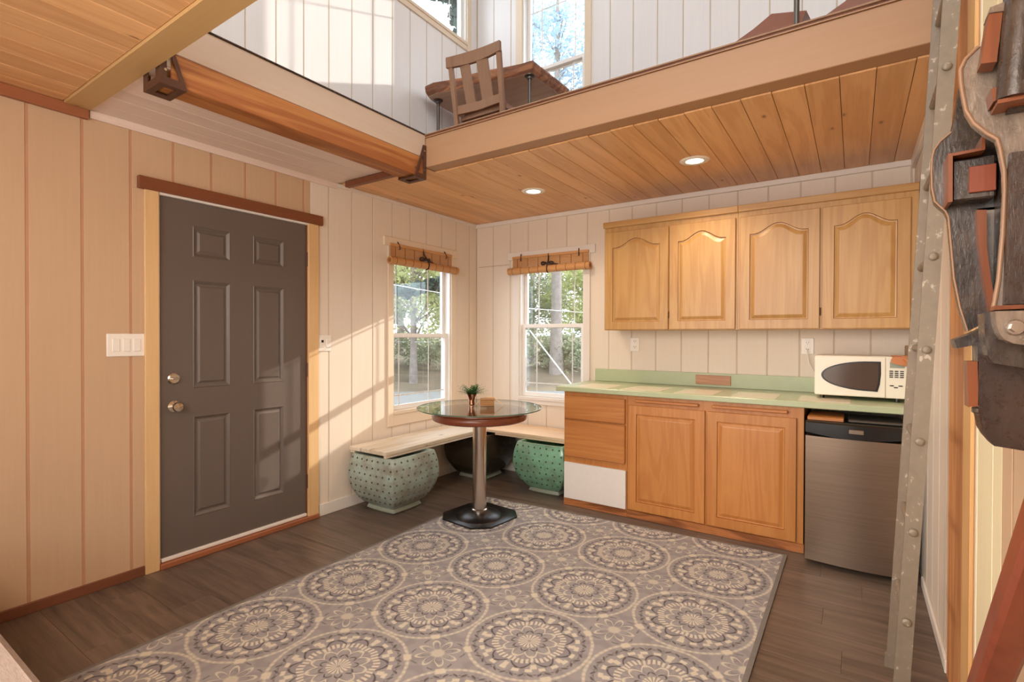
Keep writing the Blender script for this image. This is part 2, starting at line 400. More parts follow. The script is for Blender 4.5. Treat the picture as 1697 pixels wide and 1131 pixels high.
def rects_minus(u0, u1, z0, z1, holes):
    rs = [(u0, u1, z0, z1)]
    for (a, b, c, d) in holes:
        out = []
        for (p, q, r, s_) in rs:
            if a >= q or b <= p or c >= s_ or d <= r: out.append((p, q, r, s_)); continue
            if c > r: out.append((p, q, r, c))
            if d < s_: out.append((p, q, d, s_))
            lo, hi = max(r, c), min(s_, d)
            if a > p: out.append((p, a, lo, hi))
            if b < q: out.append((b, q, lo, hi))
        rs = out
    return [r for r in rs if r[1]-r[0] > 0.004 and r[3]-r[2] > 0.004]

RW, CZ, DECK, TOP, FY = 3.53, 2.447, 2.675, 5.2, -6.2
# openings (u0,u1,z0,z1) u = y on side walls, x on back wall
W1 = (-1.14, -0.40, 0.66, 2.06)
D1 = (-2.885, -1.935, 0.0, 2.105)
W3 = (-1.62, -0.17, 4.20, 4.95)
W2 = (0.53, 1.215, 0.72, 2.05)
W4 = (0.555, 1.215, 3.16, 4.62)
W5 = (0.6, 3.0, 0.9, 2.2); W6 = (0.5, 3.0, 3.0, 4.6)

def panel_wall(name, plane, at, sgn, u0, u1, holes, bands, label, core_mat):
    """plane 'x' or 'y'; sgn = direction of room; bands: list of (z0,z1,[(u_start,u_end,mat)...], grooves)"""
    def bx(m, a, b, c, d, t0, t1, bev=0.0):
        lo, hi = at + sgn*t0, at + sgn*t1
        if plane == 'x': m.box(lo, hi, a, b, c, d, bev)
        else: m.box(a, b, lo, hi, c, d, bev)
    core = MB()
    CD = -0.003
    for (a, b, c, d) in rects_minus(u0 - (0.1 if plane == 'y' else 0.0), u1 + (0.1 if plane == 'y' else 0.007), -0.0, TOP, holes): bx(core, a, b, c, d, -0.11, CD)
    w = core.build(name, core_mat); struct(w, label, 'wall')
    for (z0, z1, segs, grooves) in bands:
        for (s0, s1, mat) in segs:
            gw = 0.0065 if mat == 'tan_wall' else 0.0045
            gs = sorted([g for g in grooves if s0 + 0.004 < g < s1 - 0.004])
            edges = [s0] + gs + [s1]
            for a, b in zip(edges[:-1], edges[1:]):
                m = MB(); aa = a + (gw if a in gs else 0); bb = b - (gw if b in gs else 0)
                for (p, q, r, t) in rects_minus(aa, bb, z0, z1, holes): bx(m, p, q, r, t, -0.0029, 0.0, 0.0016)
                if m.v: m.build('board', mat, w)
    return w
gl = [-0.115 - 0.2062*k for k in range(0, 32)]
gb = [1.451 + 0.2063*k for k in range(-7, 11)]
panel_wall('wall_left', 'x', 0.0, 1, FY, 0.0, [W1, D1, W3],
           [(0.0, CZ, [(FY, -1.918, 'tan_wall'), (-1.917, 0.0, 'white_wall')], gl), (CZ, TOP, [(FY, 0.0, 'white_up')], gl)],
           'left wall of grooved boards, tan by the door and white beyond', 'groove')
for (a, b, c, d) in rects_minus(FY, -1.918, 0.0, CZ, [D1]): B(-0.0031, -0.0027, a, b, c, d).build('backing', 'groove_tan', bpy.data.objects['wall_left'])
panel_wall('wall_back', 'y', 0.0, -1, 0.0, RW, [W2, W4], [(0.0, CZ, [(0.0, RW, 'white_wall')], gb), (CZ, TOP, [(0.0, RW, 'white_up')], gb)],
           'white grooved back wall behind the kitchen and the loft', 'groove')
gr = [-0.2062*k for k in range(1, 32)]
panel_wall('wall_right', 'x', RW, -1, FY, 0.0, [], [(0.0, TOP, [(FY, -2.37, 'tan_wall'), (-2.369, -2.05, 'cream_wall'), (-2.049, 0.0, 'white_wall')], gr)],
           'right wall of white and cream vertical boards behind the ladder', 'groove_cream')
panel_wall('wall_front', 'y', FY, 1, 0.0, RW, [W5, W6], [(0.0, TOP, [(0.0, RW, 'white_up')], gb)], 'white wall behind the camera', 'groove')

# floor planks along x
fl = struct(B(-0.1, RW+0.1, FY-0.1, 0.1, -0.12, -0.012).build('floor', 'black_gap'), 'dark grey-brown plank floor', 'floor')
yy = 0.0; row = 0
while yy > FY:
    y1 = max(yy - 0.178, FY); x = -rnd.random()*1.1
    while x < RW:
        a, b = max(x, 0), min(x + 1.22, RW)
        if b - a > 0.02 and yy > -4.8: B(a+0.0003, b-0.0003, y1+0.0003, yy-0.0003, -0.012, 0.0, 0.0006).build('plank', 'floor', fl)
        x += 1.22
    yy = y1; row += 1
B(0, RW, FY, -4.8, -0.012, 0.0).build('subfloor_strip', 'floor', fl)

# roof over everything
struct(B(-0.12, RW+0.12, FY-0.12, 0.12, TOP, TOP+0.1).build('ceiling_upper', 'white_up'), 'white upper ceiling above the loft', 'ceiling')
# kitchen loft deck, walkway and entry ceiling
kd = struct(B(0.0, RW, -1.535, 0.0, 2.462, 2.66).build('loft_floor', 'pine_beam'), 'loft floor above the kitchen', 'floor')
B(0.0, RW, -1.577, 0.0, 2.661, 2.672).build('deck_board', 'base_wood', kd)
kc = struct(B(0.0, RW, -1.43, -0.002, 2.4565, 2.4615).build('ceiling_kitchen', 'black_gap'), 'varnished pine plank ceiling over the kitchen', 'ceiling')
seams = [1.953 + 0.1335*k for k in range(-15, 13)]
seams = [0.0] + [s for s in seams if 0.02 < s < RW-0.02 and abs(s-0.786) > 0.05] + [0.786] + [RW]; seams.sort()
for a, b in zip(seams[:-1], seams[1:]):
    B(a+0.0012, b-0.0012, (-1.478 if b > 0.80 else -1.656) + rnd.uniform(-0.004, 0.004), -0.001, CZ, 2.456, 0.002).build('plank', 'pine_ceil', kc)
wk = struct(B(0.0, 0.785, -3.18, -1.577, 2.52, 2.66).build('walkway_floor', 'fascia'), 'narrow walkway floor along the left wall', 'floor')
wc = struct(B(0.0, 0.78, -3.18, -1.655, 2.456, 2.519).build('ceiling_walkway', 'groove'), 'whitewashed plank strip ceiling along the left wall', 'ceiling')
for k in range(6): B(0.0+0.13*k+0.001, min(0.13*(k+1), 0.78)-0.001, -3.18, -1.70, CZ, 2.4555, 0.002).build('plank', 'white_plank', wc)
ec = struct(B(0.0, RW, FY, -3.285, 2.456, 2.66).build('ceiling_entry', 'black_gap'), 'varnished pine plank ceiling over the entry', 'ceiling')
es = [0.0, 0.11] + [0.11 + 0.1345*k for k in range(1, 25)] + [RW]
for a, b in zip(es[:-1], es[1:]): B(a+0.0012, b-0.0012, FY, -3.287, CZ, 2.456, 0.003).build('plank', 'pine_ceil', ec)
# beams
struct(B(0.786, RW-0.005, -1.577, -1.44, 2.4565, 2.655, 0.003).build('beam', 'pine_beam'), 'long pine beam along the front edge of the kitchen loft', 'beam')
tb = struct(B(0.786, RW-0.005, -1.585, -1.50, 2.6725, 2.681, 0.002).build('trim_1', 'edge_wood'), 'thin brown edging strip on top of the loft beam', 'trim')
B(0.786, RW-0.005, -1.583, -1.50, 2.656, 2.6605).build('edge_layer', 'pine_beam', tb)
struct(B(0.752, 0.786, -3.12, -1.578, 2.521, DECK, 0.002).build('beam', 'fascia'), 'pale fascia board along the walkway edge above the brown timber', 'beam')
struct(B(0.75, 0.792, -3.12, -1.578, 2.6755, 2.682).build('trim_2', 'umber_wood'), 'thin black edging on the walkway fascia', 'trim')
struct(B(0.645, 0.785, -3.13, -1.59, 2.385, 2.52, 0.004).build('beam', 'timber'), 'rough brown timber hung in steel brackets under the walkway', 'beam')
struct(B(0.029, RW, -3.287, -3.18, 2.436, 2.68, 0.003).build('beam', 'pine_trim_beam'), 'golden pine beam closing the entry ceiling', 'beam')
struct(B(0.10, 0.62, -1.70, -1.66, 2.405, 2.4465, 0.002).build('trim_3', 'door_header'), 'short brown board across the end of the whitewashed ceiling', 'trim')
struct(B(0.0005, 0.028, FY, -3.187, 2.392, 2.4465, 0.003).build('trim_4', 'red_trim'), 'red-brown crown board over the tan wall', 'trim')
struct(B(0.0005, 0.014, -3.18, -1.70, 2.405, 2.4465, 0.001).build('trim_5', 'white_plank'), 'pale strip between tan wall and walkway ceiling', 'trim')
struct(B(0.0, RW, -0.022, -0.0005, 2.408, 2.446, 0.002).build('trim_6', 'trim_white'), 'white crown strip along the top of the kitchen wall', 'trim')
struct(B(RW-0.022, RW-0.0005, -1.53, -0.023, 2.385, 2.4465, 0.002).build('trim_7', 'trim_white'), 'white crown strip on the right wall', 'trim')
struct(B(0.0005, 0.016, -1.70, -0.023, 2.42, 2.4465, 0.002).build('trim_8', 'trim_white'), 'thin white crown strip on the left wall', 'trim')
# baseboards
struct(B(0.0005, 0.014, FY, -2.945, 0.0, 0.05, 0.002).build('baseboard_left', 'base_wood'), 'low brown baseboard under the tan wall', 'baseboard')
struct(B(RW-0.012, RW-0.0005, -1.55, -0.7, 0.0, 0.05, 0.002).build('baseboard_right', 'trim_white'), 'white baseboard at the right wall', 'baseboard')
struct(B(0.0005, 0.012, -1.85, 0.0, 0.0, 0.085, 0.002).build('baseboard_left_white', 'trim_white'), 'white baseboard behind the pots', 'baseboard')
struct(B(0.013, 1.33, -0.012, -0.0005, 0.0, 0.085, 0.002).build('baseboard_back', 'trim_white'), 'white baseboard under the back window', 'baseboard')
# right wall cedar casing
cp = struct(B(RW-0.008, RW-0.0005, -1.895, -1.56, 0.0, 5.1, 0.002).build('trim_9', 'post'), 'brown cedar casing board on the right wall', 'trim')
B(RW-0.012, RW-0.0005, -2.03, -1.897, 0.0, 5.1, 0.003).build('casing_strip', 'post_pale', cp)
# panel seam above the back window
struct(B(0.03, 0.41, -0.003, -0.0002, 2.011, 2.014).build('trim_10', 'bamboo_band'), 'thin dark seam in the wall panel beside the blind', 'trim')

# ------------------------------------------------------------------ windows
def window(n, plane, at, sgn, op, trim, glassd, grids, label, horn=None, bottom_trim=0.10, mat='trim_cream', rail=None):
    """sgn = +1: room is on the + side. op opening. glassd (upper, lower) depth"""
    a, b, c, d = op
    w = empty('window_%d' % n, ((at, a, c) if plane == 'x' else (a, at, c))); struct(w, label, 'window')
    def bx(u0, u1, z0, z1, t0, t1, bev=0.0):
        lo, hi = at + sgn*t0, at + sgn*t1
        return B(lo, hi, u0, u1, z0, z1, bev) if plane == 'x' else B(u0, u1, lo, hi, z0, z1, bev)
    tl, tr_ = trim
    # casing
    bx(a-tl, a, c-bottom_trim, d, 0.0005, 0.016, 0.002).build('casing', mat, w)
    bx(b, b+tr_, c-bottom_trim, d, 0.0005, 0.016, 0.002).build('casing', mat, w)
    h0, h1 = horn if horn else (a-tl, b+tr_)
    bx(h0, h1, d, d+0.075, 0.0005, 0.018, 0.002).build('head_casing', mat, w)
    bx(a, b, c-bottom_trim, c-0.012, 0.0005, 0.014, 0.002).build('apron', mat, w)
    bx(a-0.0, b+0.0, c-0.012, c+0.018, -0.10, 0.022, 0.003).build('sill', mat, w)
    # jamb liners
    bx(a-0.0, a+0.012, c+0.018, d, -0.11, 0.0, 0.001).build('jamb', 'vinyl', w)
    bx(b-0.012, b, c+0.018, d, -0.11, 0.0, 0.001).build('jamb', 'vinyl', w)
    bx(a+0.012, b-0.012, d-0.012, d, -0.11, 0.0, 0.001).build('jamb', 'vinyl', w)
    A, Bq, C0, D0 = a+0.013, b-0.013, c+0.019, d-0.013
    def sash(u0, u1, z0, z1, t, gu, gz, st=0.032, bot=0.04, top=0.035):
        s = MB()
        for q in (bx(u0, u0+st, z0, z1, t-0.016, t+0.016, 0.002), bx(u1-st, u1, z0, z1, t-0.016, t+0.016, 0.002),
                  bx(u0+st, u1-st, z0, z0+bot, t-0.016, t+0.016, 0.002), bx(u0+st, u1-st, z1-top, z1, t-0.016, t+0.016, 0.002)):
            s.add(q.v, q.f)
        so = s.build('sash', 'vinyl', w)
        bx(u0+st, u1-st, z0+bot, z1-top, t-0.003, t-0.001).build('pane', 'glass_win', so)
        for g_ in gu: bx(g_-0.006, g_+0.006, z0+bot, z1-top, t-0.008, t-0.0045, 0.001).build('muntin', 'vinyl', so)
        for g_ in gz: bx(u0+st, u1-st, g_-0.006, g_+0.006, t-0.0085, t-0.0042, 0.001).build('muntin', 'vinyl', so)
    if rail is None:
        sash(A, Bq, C0, D0, -0.05, grids[0], grids[1])
    else:
        sash(A, Bq, rail-0.02, D0, -0.082, grids[0], grids[1])
        sash(A, Bq, C0, rail+0.02, -0.045, grids[2], grids[3])
    return w
window(1, 'x', 0.0, 1, W1, (0.06, 0.07), None, ([-1.02, -0.62], [1.95], [-1.02, -0.65], [0.80]), 'left wall double-hung window beside the bench', (-1.245, -0.33), 0.105, rail=1.315)
window(2, 'y', 0.0, -1, W2, (0.075, 0.062), None, ([0.695, 1.075], [1.93], [0.695, 1.075], [0.865]), 'back wall double-hung window left of the counter', (0.40, 1.325), 0.05, rail=1.41, mat='trim_white')
window(3, 'x', 0.0, 1, W3, (0.06, 0.06), None, ([-0.36, -0.9], [4.75]), 'upper left window high over the desk', None, 0.06)
window(4, 'y', 0.0, -1, W4, (0.07, 0.062), None, ([0.72, 1.075], [4.43], [0.72, 1.075], [3.32]), 'upper back window behind the loft desk', None, 0.05, rail=3.835)
window(5, 'y', FY, 1, W5, (0.06, 0.06), None, ([1.8], []), 'wide unseen window added behind the camera for daylight')  # unseen window put in to let daylight fill the room
window(6, 'y', FY, 1, W6, (0.06, 0.06), None, ([1.8], []), 'wide unseen upper window added behind the camera for daylight')  # unseen too, added above for more daylight

# ------------------------------------------------------------------ entry door
dr = empty('door_1', (0.0, -2.885, 0.0)); struct(dr, 'charcoal six-panel entry door with pine casing', 'door')
B(0.0005, 0.02, -2.945, -2.875, 0.0, 2.105, 0.003).build('side_casing', 'jamb', dr)
B(0.0005, 0.02, -1.945, -1.862, 0.0, 2.105, 0.003).build('side_casing', 'jamb', dr)
B(0.0005, 0.028, -2.975, -1.83, 2.105, 2.172, 0.003).build('header', 'door_header', dr)
B(-0.10, 0.012, -2.875, -1.945, 2.092, 2.1049).build('head_jamb', 'trim_white', dr)
B(-0.10, -0.0, -2.884, -2.866, 0.0, 2.10).build('jamb', 'trim_white', dr)
B(-0.10, -0.0, -1.949, -1.936, 0.0, 2.10).build('jamb', 'door_header', dr)
B(-0.10, 0.03, -2.875, -1.862, 0.0005, 0.032, 0.004).build('threshold', 'red_trim', dr)
B(-0.05, 0.008, -2.862, -1.950, 0.034, 0.054, 0.003).build('sweep', 'trim_white', dr)
Y0, Y1, Z0, Z1 = -2.861, -1.951, 0.056, 2.089
cols = [(-2.692, -2.476), (-2.330, -2.116)]; rowsz = [(0.240, 0.836), (1.0, 1.634), (1.772, 1.953)]
lm = MB(); FT = -0.006
def frect(m, y0, y1, z0, z1): m.box(-0.03, FT, y0, y1, z0, z1)
ys = [Y0, cols[0][0], cols[0][1], cols[1][0], cols[1][1], Y1]
for i in (0, 2, 4): frect(lm, ys[i], ys[i+1], Z0, Z1)
for (p, q) in cols:
    zz = Z0
    for (r, t) in rowsz: frect(lm, p, q, zz, r); zz = t
    frect(lm, p, q, zz, Z1)
lm.box(-0.045, -0.0301, Y0, Y1, Z0, Z1)
leaf = lm.build('leaf', 'door_paint', dr)
for (p, q) in cols:
    for (r, t) in rowsz:
        def rc(i, x): return [(x, p+i, r+i), (x, q-i, r+i), (x, q-i, t-i), (x, p+i, t-i)]
        m = MB().loft([rc(0.0, -0.0299), rc(0.0, FT), rc(0.004, FT+0.003), rc(0.010, FT-0.001), rc(0.020, FT-0.009), rc(0.028, FT-0.009), rc(0.040, FT-0.002)], cap=False)
        m.add(rc(0.040, FT-0.002), [(0, 1, 2, 3)])
        m.build('panel', 'door_paint', leaf)
def knob(z, deadbolt=False):
    y = -2.795
    m = MB()
    prof = [(0.033, 0.0), (0.033, 0.006), (0.026, 0.012)] if deadbolt else [(0.032, 0.0), (0.032, 0.006), (0.014, 0.012), (0.012, 0.032), (0.024, 0.040), (0.028, 0.052), (0.024, 0.064), (0.008, 0.069)]
    m.loft([[(FT+x, y+r*math.cos(2*PI*k/20), z+r*math.sin(2*PI*k/20)) for k in range(20)] for r, x in prof])
    if deadbolt: m.box(FT+0.012, FT+0.03, y-0.016, y+0.016, z-0.005, z+0.005, 0.002)
    m.build('deadbolt' if deadbolt else 'knob', 'chrome', leaf, smooth=True)
knob(1.064, True); knob(0.905)
for z in (0.28, 1.07, 1.85):
    MB().tube([(0.004, -1.945, z-0.05), (0.004, -1.945, z+0.05)], 0.007, 10).build('hinge', 'brown_steel', dr)

# switch plates
t = tag(empty('light_switch', (0, -3.025, 1.257)), 'white three-gang light switch plate left of the grey door', 'light switch')
B(0.0005, 0.007, -3.112, -2.937, 1.197, 1.318, 0.003).build('plate', 'plate', t)
for k in range(3): B(0.007, 0.011, -3.025-0.017+0.047*(k-1), -3.025+0.017+0.047*(k-1), 1.224, 1.291, 0.002).build('rocker', 'plate', t)
t = tag(empty('light_switch', (0, -1.802, 1.255)), 'white two-gang plate with small dark sensor, right of the grey door', 'light switch')
B(0.0005, 0.007, -1.858, -1.746, 1.197, 1.315, 0.003).build('plate', 'plate', t)
B(0.007, 0.012, -1.842, -1.812, 1.225, 1.29, 0.002).build('rocker', 'plate', t)
B(0.012, 0.0135, -1.836, -1.818, 1.262, 1.280).build('sensor', 'black', t)
B(0.007, 0.012, -1.792, -1.760, 1.225, 1.29, 0.002).build('rocker', 'plate', t)
def outlet(x, label):
    t = tag(empty('wall_outlet', (x, 0, 1.247)), label, 'outlet')
    B(x-0.039, x+0.039, -0.007, -0.0005, 1.19, 1.305, 0.003).build('plate', 'plate', t)
    for dz in (-0.024, 0.024):
        B(x-0.017, x+0.017, -0.010, -0.0071, 1.2475+dz-0.017, 1.2475+dz+0.017, 0.002).build('socket', 'plate', t)
        m = MB()
        for s in (-0.007, 0.007): m.box(x+s-0.0012, x+s+0.0012, -0.0108, -0.0101, 1.2475+dz, 1.2475+dz+0.008)
        m.box(x-0.002, x+0.002, -0.0108, -0.0101, 1.2475+dz-0.010, 1.2475+dz-0.006)
        m.build('slots', 'black', t)
    return t
outlet(1.687, 'white wall outlet over the left end of the counter')
outlet(2.944, 'white wall outlet just left of the microwave')
tag(MB().tube([(2.944, -0.018, 1.225), (2.946, -0.04, 1.20), (2.955, -0.035, 1.13), (2.985, -0.03, 1.07), (3.05, -0.028, 1.05), (3.12, -0.05, 1.04)], 0.004, 8)
    .build('power_cord', 'plate', smooth=True), 'pale power cord from the outlet to the microwave', 'cord')
# ------------------------------------------------------------------ recessed lights
for i, (x, y) in enumerate(((1.126, -0.726), (2.354, -0.746))):
    t = tag(empty('recessed_light', (x, y, CZ)), ['glowing recessed ceiling light near the windows', 'glowing recessed ceiling light above the cabinets'][i], 'ceiling light', 'recessed lights in the pine ceiling')
    MB().lathe(x, y, [(0.056, CZ-0.007), (0.086, CZ-0.005), (0.092, CZ-0.0005), (0.058, CZ-0.0005)], 40, cap=False).build('ring', 'plate', t, smooth=True)
    MB().lathe(x, y, [(0.0555, CZ-0.003), (0.0555, CZ-0.001)], 32).build('lens', 'lamp', t)
    d = bpy.data.lights.new('recessed_lamp', 'SPOT'); d.energy = 30; d.color = (1.0, 0.80, 0.58); d.spot_size = math.radians(140); d.spot_blend = 0.8; d.shadow_soft_size = 0.06
    o = bpy.data.objects.new('recessed_lamp', d); COL.objects.link(o); o.location = (x, y, CZ-0.02)
    o.parent = None

# ------------------------------------------------------------------ bamboo blinds
def blind(plane, label, u0, u1, ztop, zb, roll0, roll1, off):
    """plane 'x': hangs on left wall; 'y': on back wall"""
    def P(u, t, z): return (t, u, z) if plane == 'x' else (u, -t, z)
    def bx(a, b, t0, t1, z0, z1, bev=0.0):
        return B(t0, t1, a, b, z0, z1, bev) if plane == 'x' else B(a, b, -t1, -t0, z0, z1, bev)
    t = tag(empty('bamboo_blind', P((u0+u1)/2, 0.0, ztop)), label, 'blind')
    bx(u0, u1, 0.022, 0.036, ztop-0.022, ztop, 0.002).build('head_rail', 'bamboo', t)
    m = MB(); z = ztop-0.024
    while z > zb + 0.01:
        q = bx(u0+0.002, u1-0.002, 0.026, 0.029, z-0.0075, z, 0.0); m.add(q.v, q.f); z -= 0.0088
    stuff(m.build('slats', 'bamboo', t))
    m = MB(); k = 7
    for i in range(k):
        u = u0 + (u1-u0)*(i+0.5)/k
        q = bx(u-0.0035, u+0.0035, 0.0295, 0.0305, zb+0.01, ztop-0.024); m.add(q.v, q.f)
    stuff(m.build('stitching', 'bamboo_band', t))
    r = 0.033; zc = zb - 0.01; tc = 0.056
    MB().tube([P(roll0, tc, zc), P(roll1, tc, zc)], r, 24).build('roll', 'bamboo', t, smooth=True)
    m = MB()
    n = 9
    for i in range(n):
        u = roll0 + (roll1-roll0)*(i+0.6)/n
        q = MB().tube([P(u-0.003, tc, zc), P(u+0.003, tc, zc)], r+0.0012, 20); m.add(q.v, q.f)
    stuff(m.build('roll_stitching', 'bamboo_band', t))
    for e in (roll0, roll1):
        MB().tube([P(e-0.001, tc, zc), P(e+0.001, tc, zc)], r*0.55, 16).build('roll_core', 'bamboo_band', t)
    um = u0 + (u1-u0)*0.50
    MB().tube([P(um-0.005, 0.03, ztop+0.002), P(um, 0.04, ztop-0.05), P(um+0.012, 0.075, zc+0.045), P(um+0.012, 0.092, zc+0.01), P(um+0.01, 0.085, zc-0.025), P(um+0.006, 0.06, zc-0.036)], 0.006, 8).build('tie_cord', 'cord', t, smooth=True)
    m = MB()
    for (du, dz, L) in ((-0.055, 0.052, 0.05), (0.05, 0.05, 0.045)):
        pts = [P(um+du*0.1 + L*math.sin(a)*(1 if du > 0 else -1)*1.2, 0.062+0.010*math.cos(a*2), zc+dz+0.012*math.sin(2*a)) for a in [PI*k/10 for k in range(11)]]
        q = MB().tube(pts, 0.008, 8); m.add(q.v, q.f)
    q = MB().tube([P(um-0.05, 0.058, zc+0.046), P(um, 0.066, zc+0.052), P(um+0.07, 0.06, zc+0.042), P(um+0.11, 0.05, zc+0.036)], 0.005, 8); m.add(q.v, q.f)
    m.build('cord_bow', 'cord', t, smooth=True)
    for f in (0.12, 0.88):
        u = u0 + (u1-u0)*f
        MB().tube([P(u-0.004, 0.02, ztop+0.02), P(u, 0.03, ztop+0.004), P(u+0.006, 0.042, ztop-0.03), P(u+0.002, 0.036, ztop-0.048)], 0.0055, 8).build('hook', 'brown_steel', t, smooth=True)
blind('x', 'rolled bamboo blind with dark cord on the left wall window', -1.192, -0.418, 2.082, 1.945, -1.225, -0.375, 0)
blind('y', 'rolled bamboo blind with dark cord on the back wall window', 0.465, 1.272, 2.078, 1.945, 0.440, 1.300, 0)

# ------------------------------------------------------------------ cabinets
def outline(w, h, arch):
    """bottom-left, bottom-right, then top from right to left; list of (u,z)"""
    pts = [(0, 0), (w, 0)]
    if arch <= 0: return pts + [(w, h), (0, h)]
    n = 18
    for i in range(n+1):
        s = 1 - i/n; x = w*s
        q = abs(s-0.5)*2   # 0 at centre
        k = 0.0 if q > 0.86 else 0.5*(1+math.cos(PI*min(1, q/0.86)))
        pts.append((x, h - arch + arch*k))
    return pts
def cab_door(parent, x0, x1, z0, z1, y, fw, arch, matf, matx, name='door'):
    """frame and raised panel, front face at y (towards -y)"""
    w, h = x1-x0, z1-z0; iw, ih = w-2*fw, h-2*fw + (0.0)
    hole = [(x0+fw+u, z0+fw+v) for u, v in outline(iw, ih, arch)]
    def outer(u, z):
        if abs(z-(z0+fw)) < 1e-6: return (x0 if u < (x0+x1)/2 else x1, z0)
        return None
    n = len(hole); out = []
    for i, (u, z) in enumerate(hole):
        if i == 0: out.append((x0, z0))
        elif i == 1: out.append((x1, z0))
        elif i == 2: out.append((x1, z1))
        elif i == n-1: out.append((x0, z1))
        else: out.append((u, z1))
    b = 0.003
    def r_(pts, yy): return [(u, yy, z) for u, z in pts]
    ob = [(max(x0+b, min(x1-b, u)), max(z0+b, min(z1-b, z))) for u, z in out]
    m = MB().loft([r_(hole, y+0.018), r_(out, y+0.018), r_(out, y+b), r_(ob, y), r_(hole, y)], cap=False)
    m.loft([r_(hole, y), r_(hole, y+0.018)], cap=False)
    d = m.build(name, matf, parent)
    cx, cz = (x0+x1)/2, (z0+z1)/2
    def ins(k):
        o2 = []
        for (u, z) in hole:
            fx = (iw-2*k)/iw
            zc = z0+fw+ih/2
            zz = z + (k if z < zc else -k)
            o2.append((cx+(u-cx)*fx, zz))
        return o2
    m = MB().loft([r_(hole, y+0.012), r_(ins(0.003), y+0.0085), r_(ins(0.010), y+0.0095), r_(ins(0.030), y+0.002), r_(ins(0.034), y+0.0015)], cap=False)
    t_ = r_(ins(0.034), y+0.0015); m.add(t_, [tuple(range(len(t_)))])
    m.build('raised_panel', matf, d)
    return d
for i, (x0, x1, ds, lab) in enumerate(((1.553, 2.545, [(1.566, 2.066), (2.076, 2.530)], 'golden oak wall cabinet with two arched doors, nearer the windows'),
                                       (2.5455, 3.525, [(2.558, 3.030), (3.044, 3.488)], 'golden oak wall cabinet with two arched doors, above the microwave'))):
    t = tag(empty('wall_cabinet', (x0, -0.33, 1.362)), lab, 'cabinet', 'arched-door wall cabinets')
    B(x0, x1, -0.31, -0.001, 1.362, 2.20, 0.001).build('carcass', 'oak', t)
    B(x0, x1, -0.328, -0.3101, 1.362, 2.195, 0.001).build('face_frame', 'oak', t)
    B(x0-(0.008 if i == 0 else 0), x1, -0.345, -0.3282, 2.172, 2.218, 0.003).build('top_moulding', 'oak_x', t)
    for (a, b) in ds: cab_door(t, a, b, 1.366, 2.135, -0.347, 0.062, 0.062, 'oak', 'oak_x')
    for (a, b) in ds[:1]:
        MB().tube([(b+0.004, -0.337, 1.45), (b+0.004, -0.337, 1.50)], 0.004, 8).build('hinge', 'brown_steel', t)
# base cabinets
t = tag(empty('base_cabinet', (1.335, -0.60, 0.0)), 'honey oak drawer base cabinet with white bottom board', 'cabinet')
B(1.337, 1.853, -0.575, -0.03, 0.001, 0.887).build('carcass', 'oak_low', t)
B(1.337, 1.853, -0.594, -0.5751, 0.055, 0.887, 0.001).build('face_frame', 'oak_low', t)
B(1.337, 1.853, -0.60, -0.5755, 0.001, 0.054, 0.001).build('toe_board', 'toe_wood', t)
for (a, b) in ((0.676, 0.856), (0.385, 0.664)):
    B(1.348, 1.840, -0.619, -0.5942, a, b, 0.005).build('drawer', 'oak_low_x', t)
B(1.346, 1.848, -0.615, -0.5942, 0.058, 0.337, 0.002).build('board', 'white_board', t)['label'] = 'white painted board in place of the bottom drawer'
t = tag(empty('base_cabinet', (1.8545, -0.60, 0.0)), 'honey oak base cabinet with two panel doors beside the fridge', 'cabinet')
B(1.8545, 2.968, -0.575, -0.03, 0.001, 0.887).build('carcass', 'oak_low', t)
B(1.8545, 2.968, -0.594, -0.5751, 0.055, 0.887, 0.001).build('face_frame', 'oak_low', t)
B(1.8545, 2.972, -0.60, -0.5755, 0.001, 0.054, 0.001).build('toe_board', 'toe_wood', t)
for (a, b) in ((1.863, 2.396), (2.411, 2.930)): cab_door(t, a, b, 0.064, 0.818, -0.613, 0.062, 0.0, 'oak_low', 'oak_low_x')
for (a, b) in ((1.917, 2.356), (2.440, 2.882)): B(a, b, -0.626, -0.5945, 0.842, 0.862, 0.005).build('pull_out_board', 'oak_low_x', t)
# countertop
t = tag(empty('countertop', (1.285, -0.64, 0.888)), 'sage green countertop with cream tile patches and backsplash', 'countertop')
B(1.285, RW-0.001, -0.642, -0.021, 0.8885, 0.925, 0.004).build('slab', 'counter', t)
B(1.332, RW-0.001, -0.0205, -0.0012, 0.926, 1.032, 0.002).build('backsplash', 'counter', t)
for (a, b) in ((1.42, 1.70), (1.80, 2.08), (2.19, 2.44), (2.55, 2.81), (2.93, 3.20)):
    B(a, b, -0.600, -0.27, 0.9252, 0.9262, 0.0004).build('tile', 'tile', t)
t = tag(B(2.190, 2.446, -0.03, -0.0208, 0.944, 1.016, 0.002).build('backsplash_block', 'block_wood'), 'small brown wooden block set against the green backsplash', 'wood block')
# fridge
t = tag(empty('mini_fridge', (2.985, -0.75, 0.0)), 'dark stainless mini fridge with black top band under the counter', 'refrigerator')
B(2.990, 3.460, -0.665, -0.10, 0.03, 0.825, 0.004).build('body', 'black', t)
m = MB(); R_ = []
n = 14
def fx(i): return 2.986 + (3.462-2.986)*i/n
def fy(i): s = i/n*2-1; return -0.745 - 0.022*(1-s*s)
bot = []
for zc_ in (0.030, 0.036):
    pass
ring_b = [(fx(i), fy(i), 0) for i in range(n+1)] + [(3.462, -0.668, 0), (2.986, -0.668, 0)]
m.loft([[(x, y, z) for x, y, _ in ring_b] for z in (0.032, 0.04, 0.745)])
m.build('door', 'fridge', t, smooth=True)
ztop = 0.828
def low(i): s = i/n*2-1; return 0.752 + 0.026*s*s - 0.005
rl = [(x, y-0.004, low(i) if i <= n else 0.7455) for i, (x, y, _) in enumerate(ring_b)]
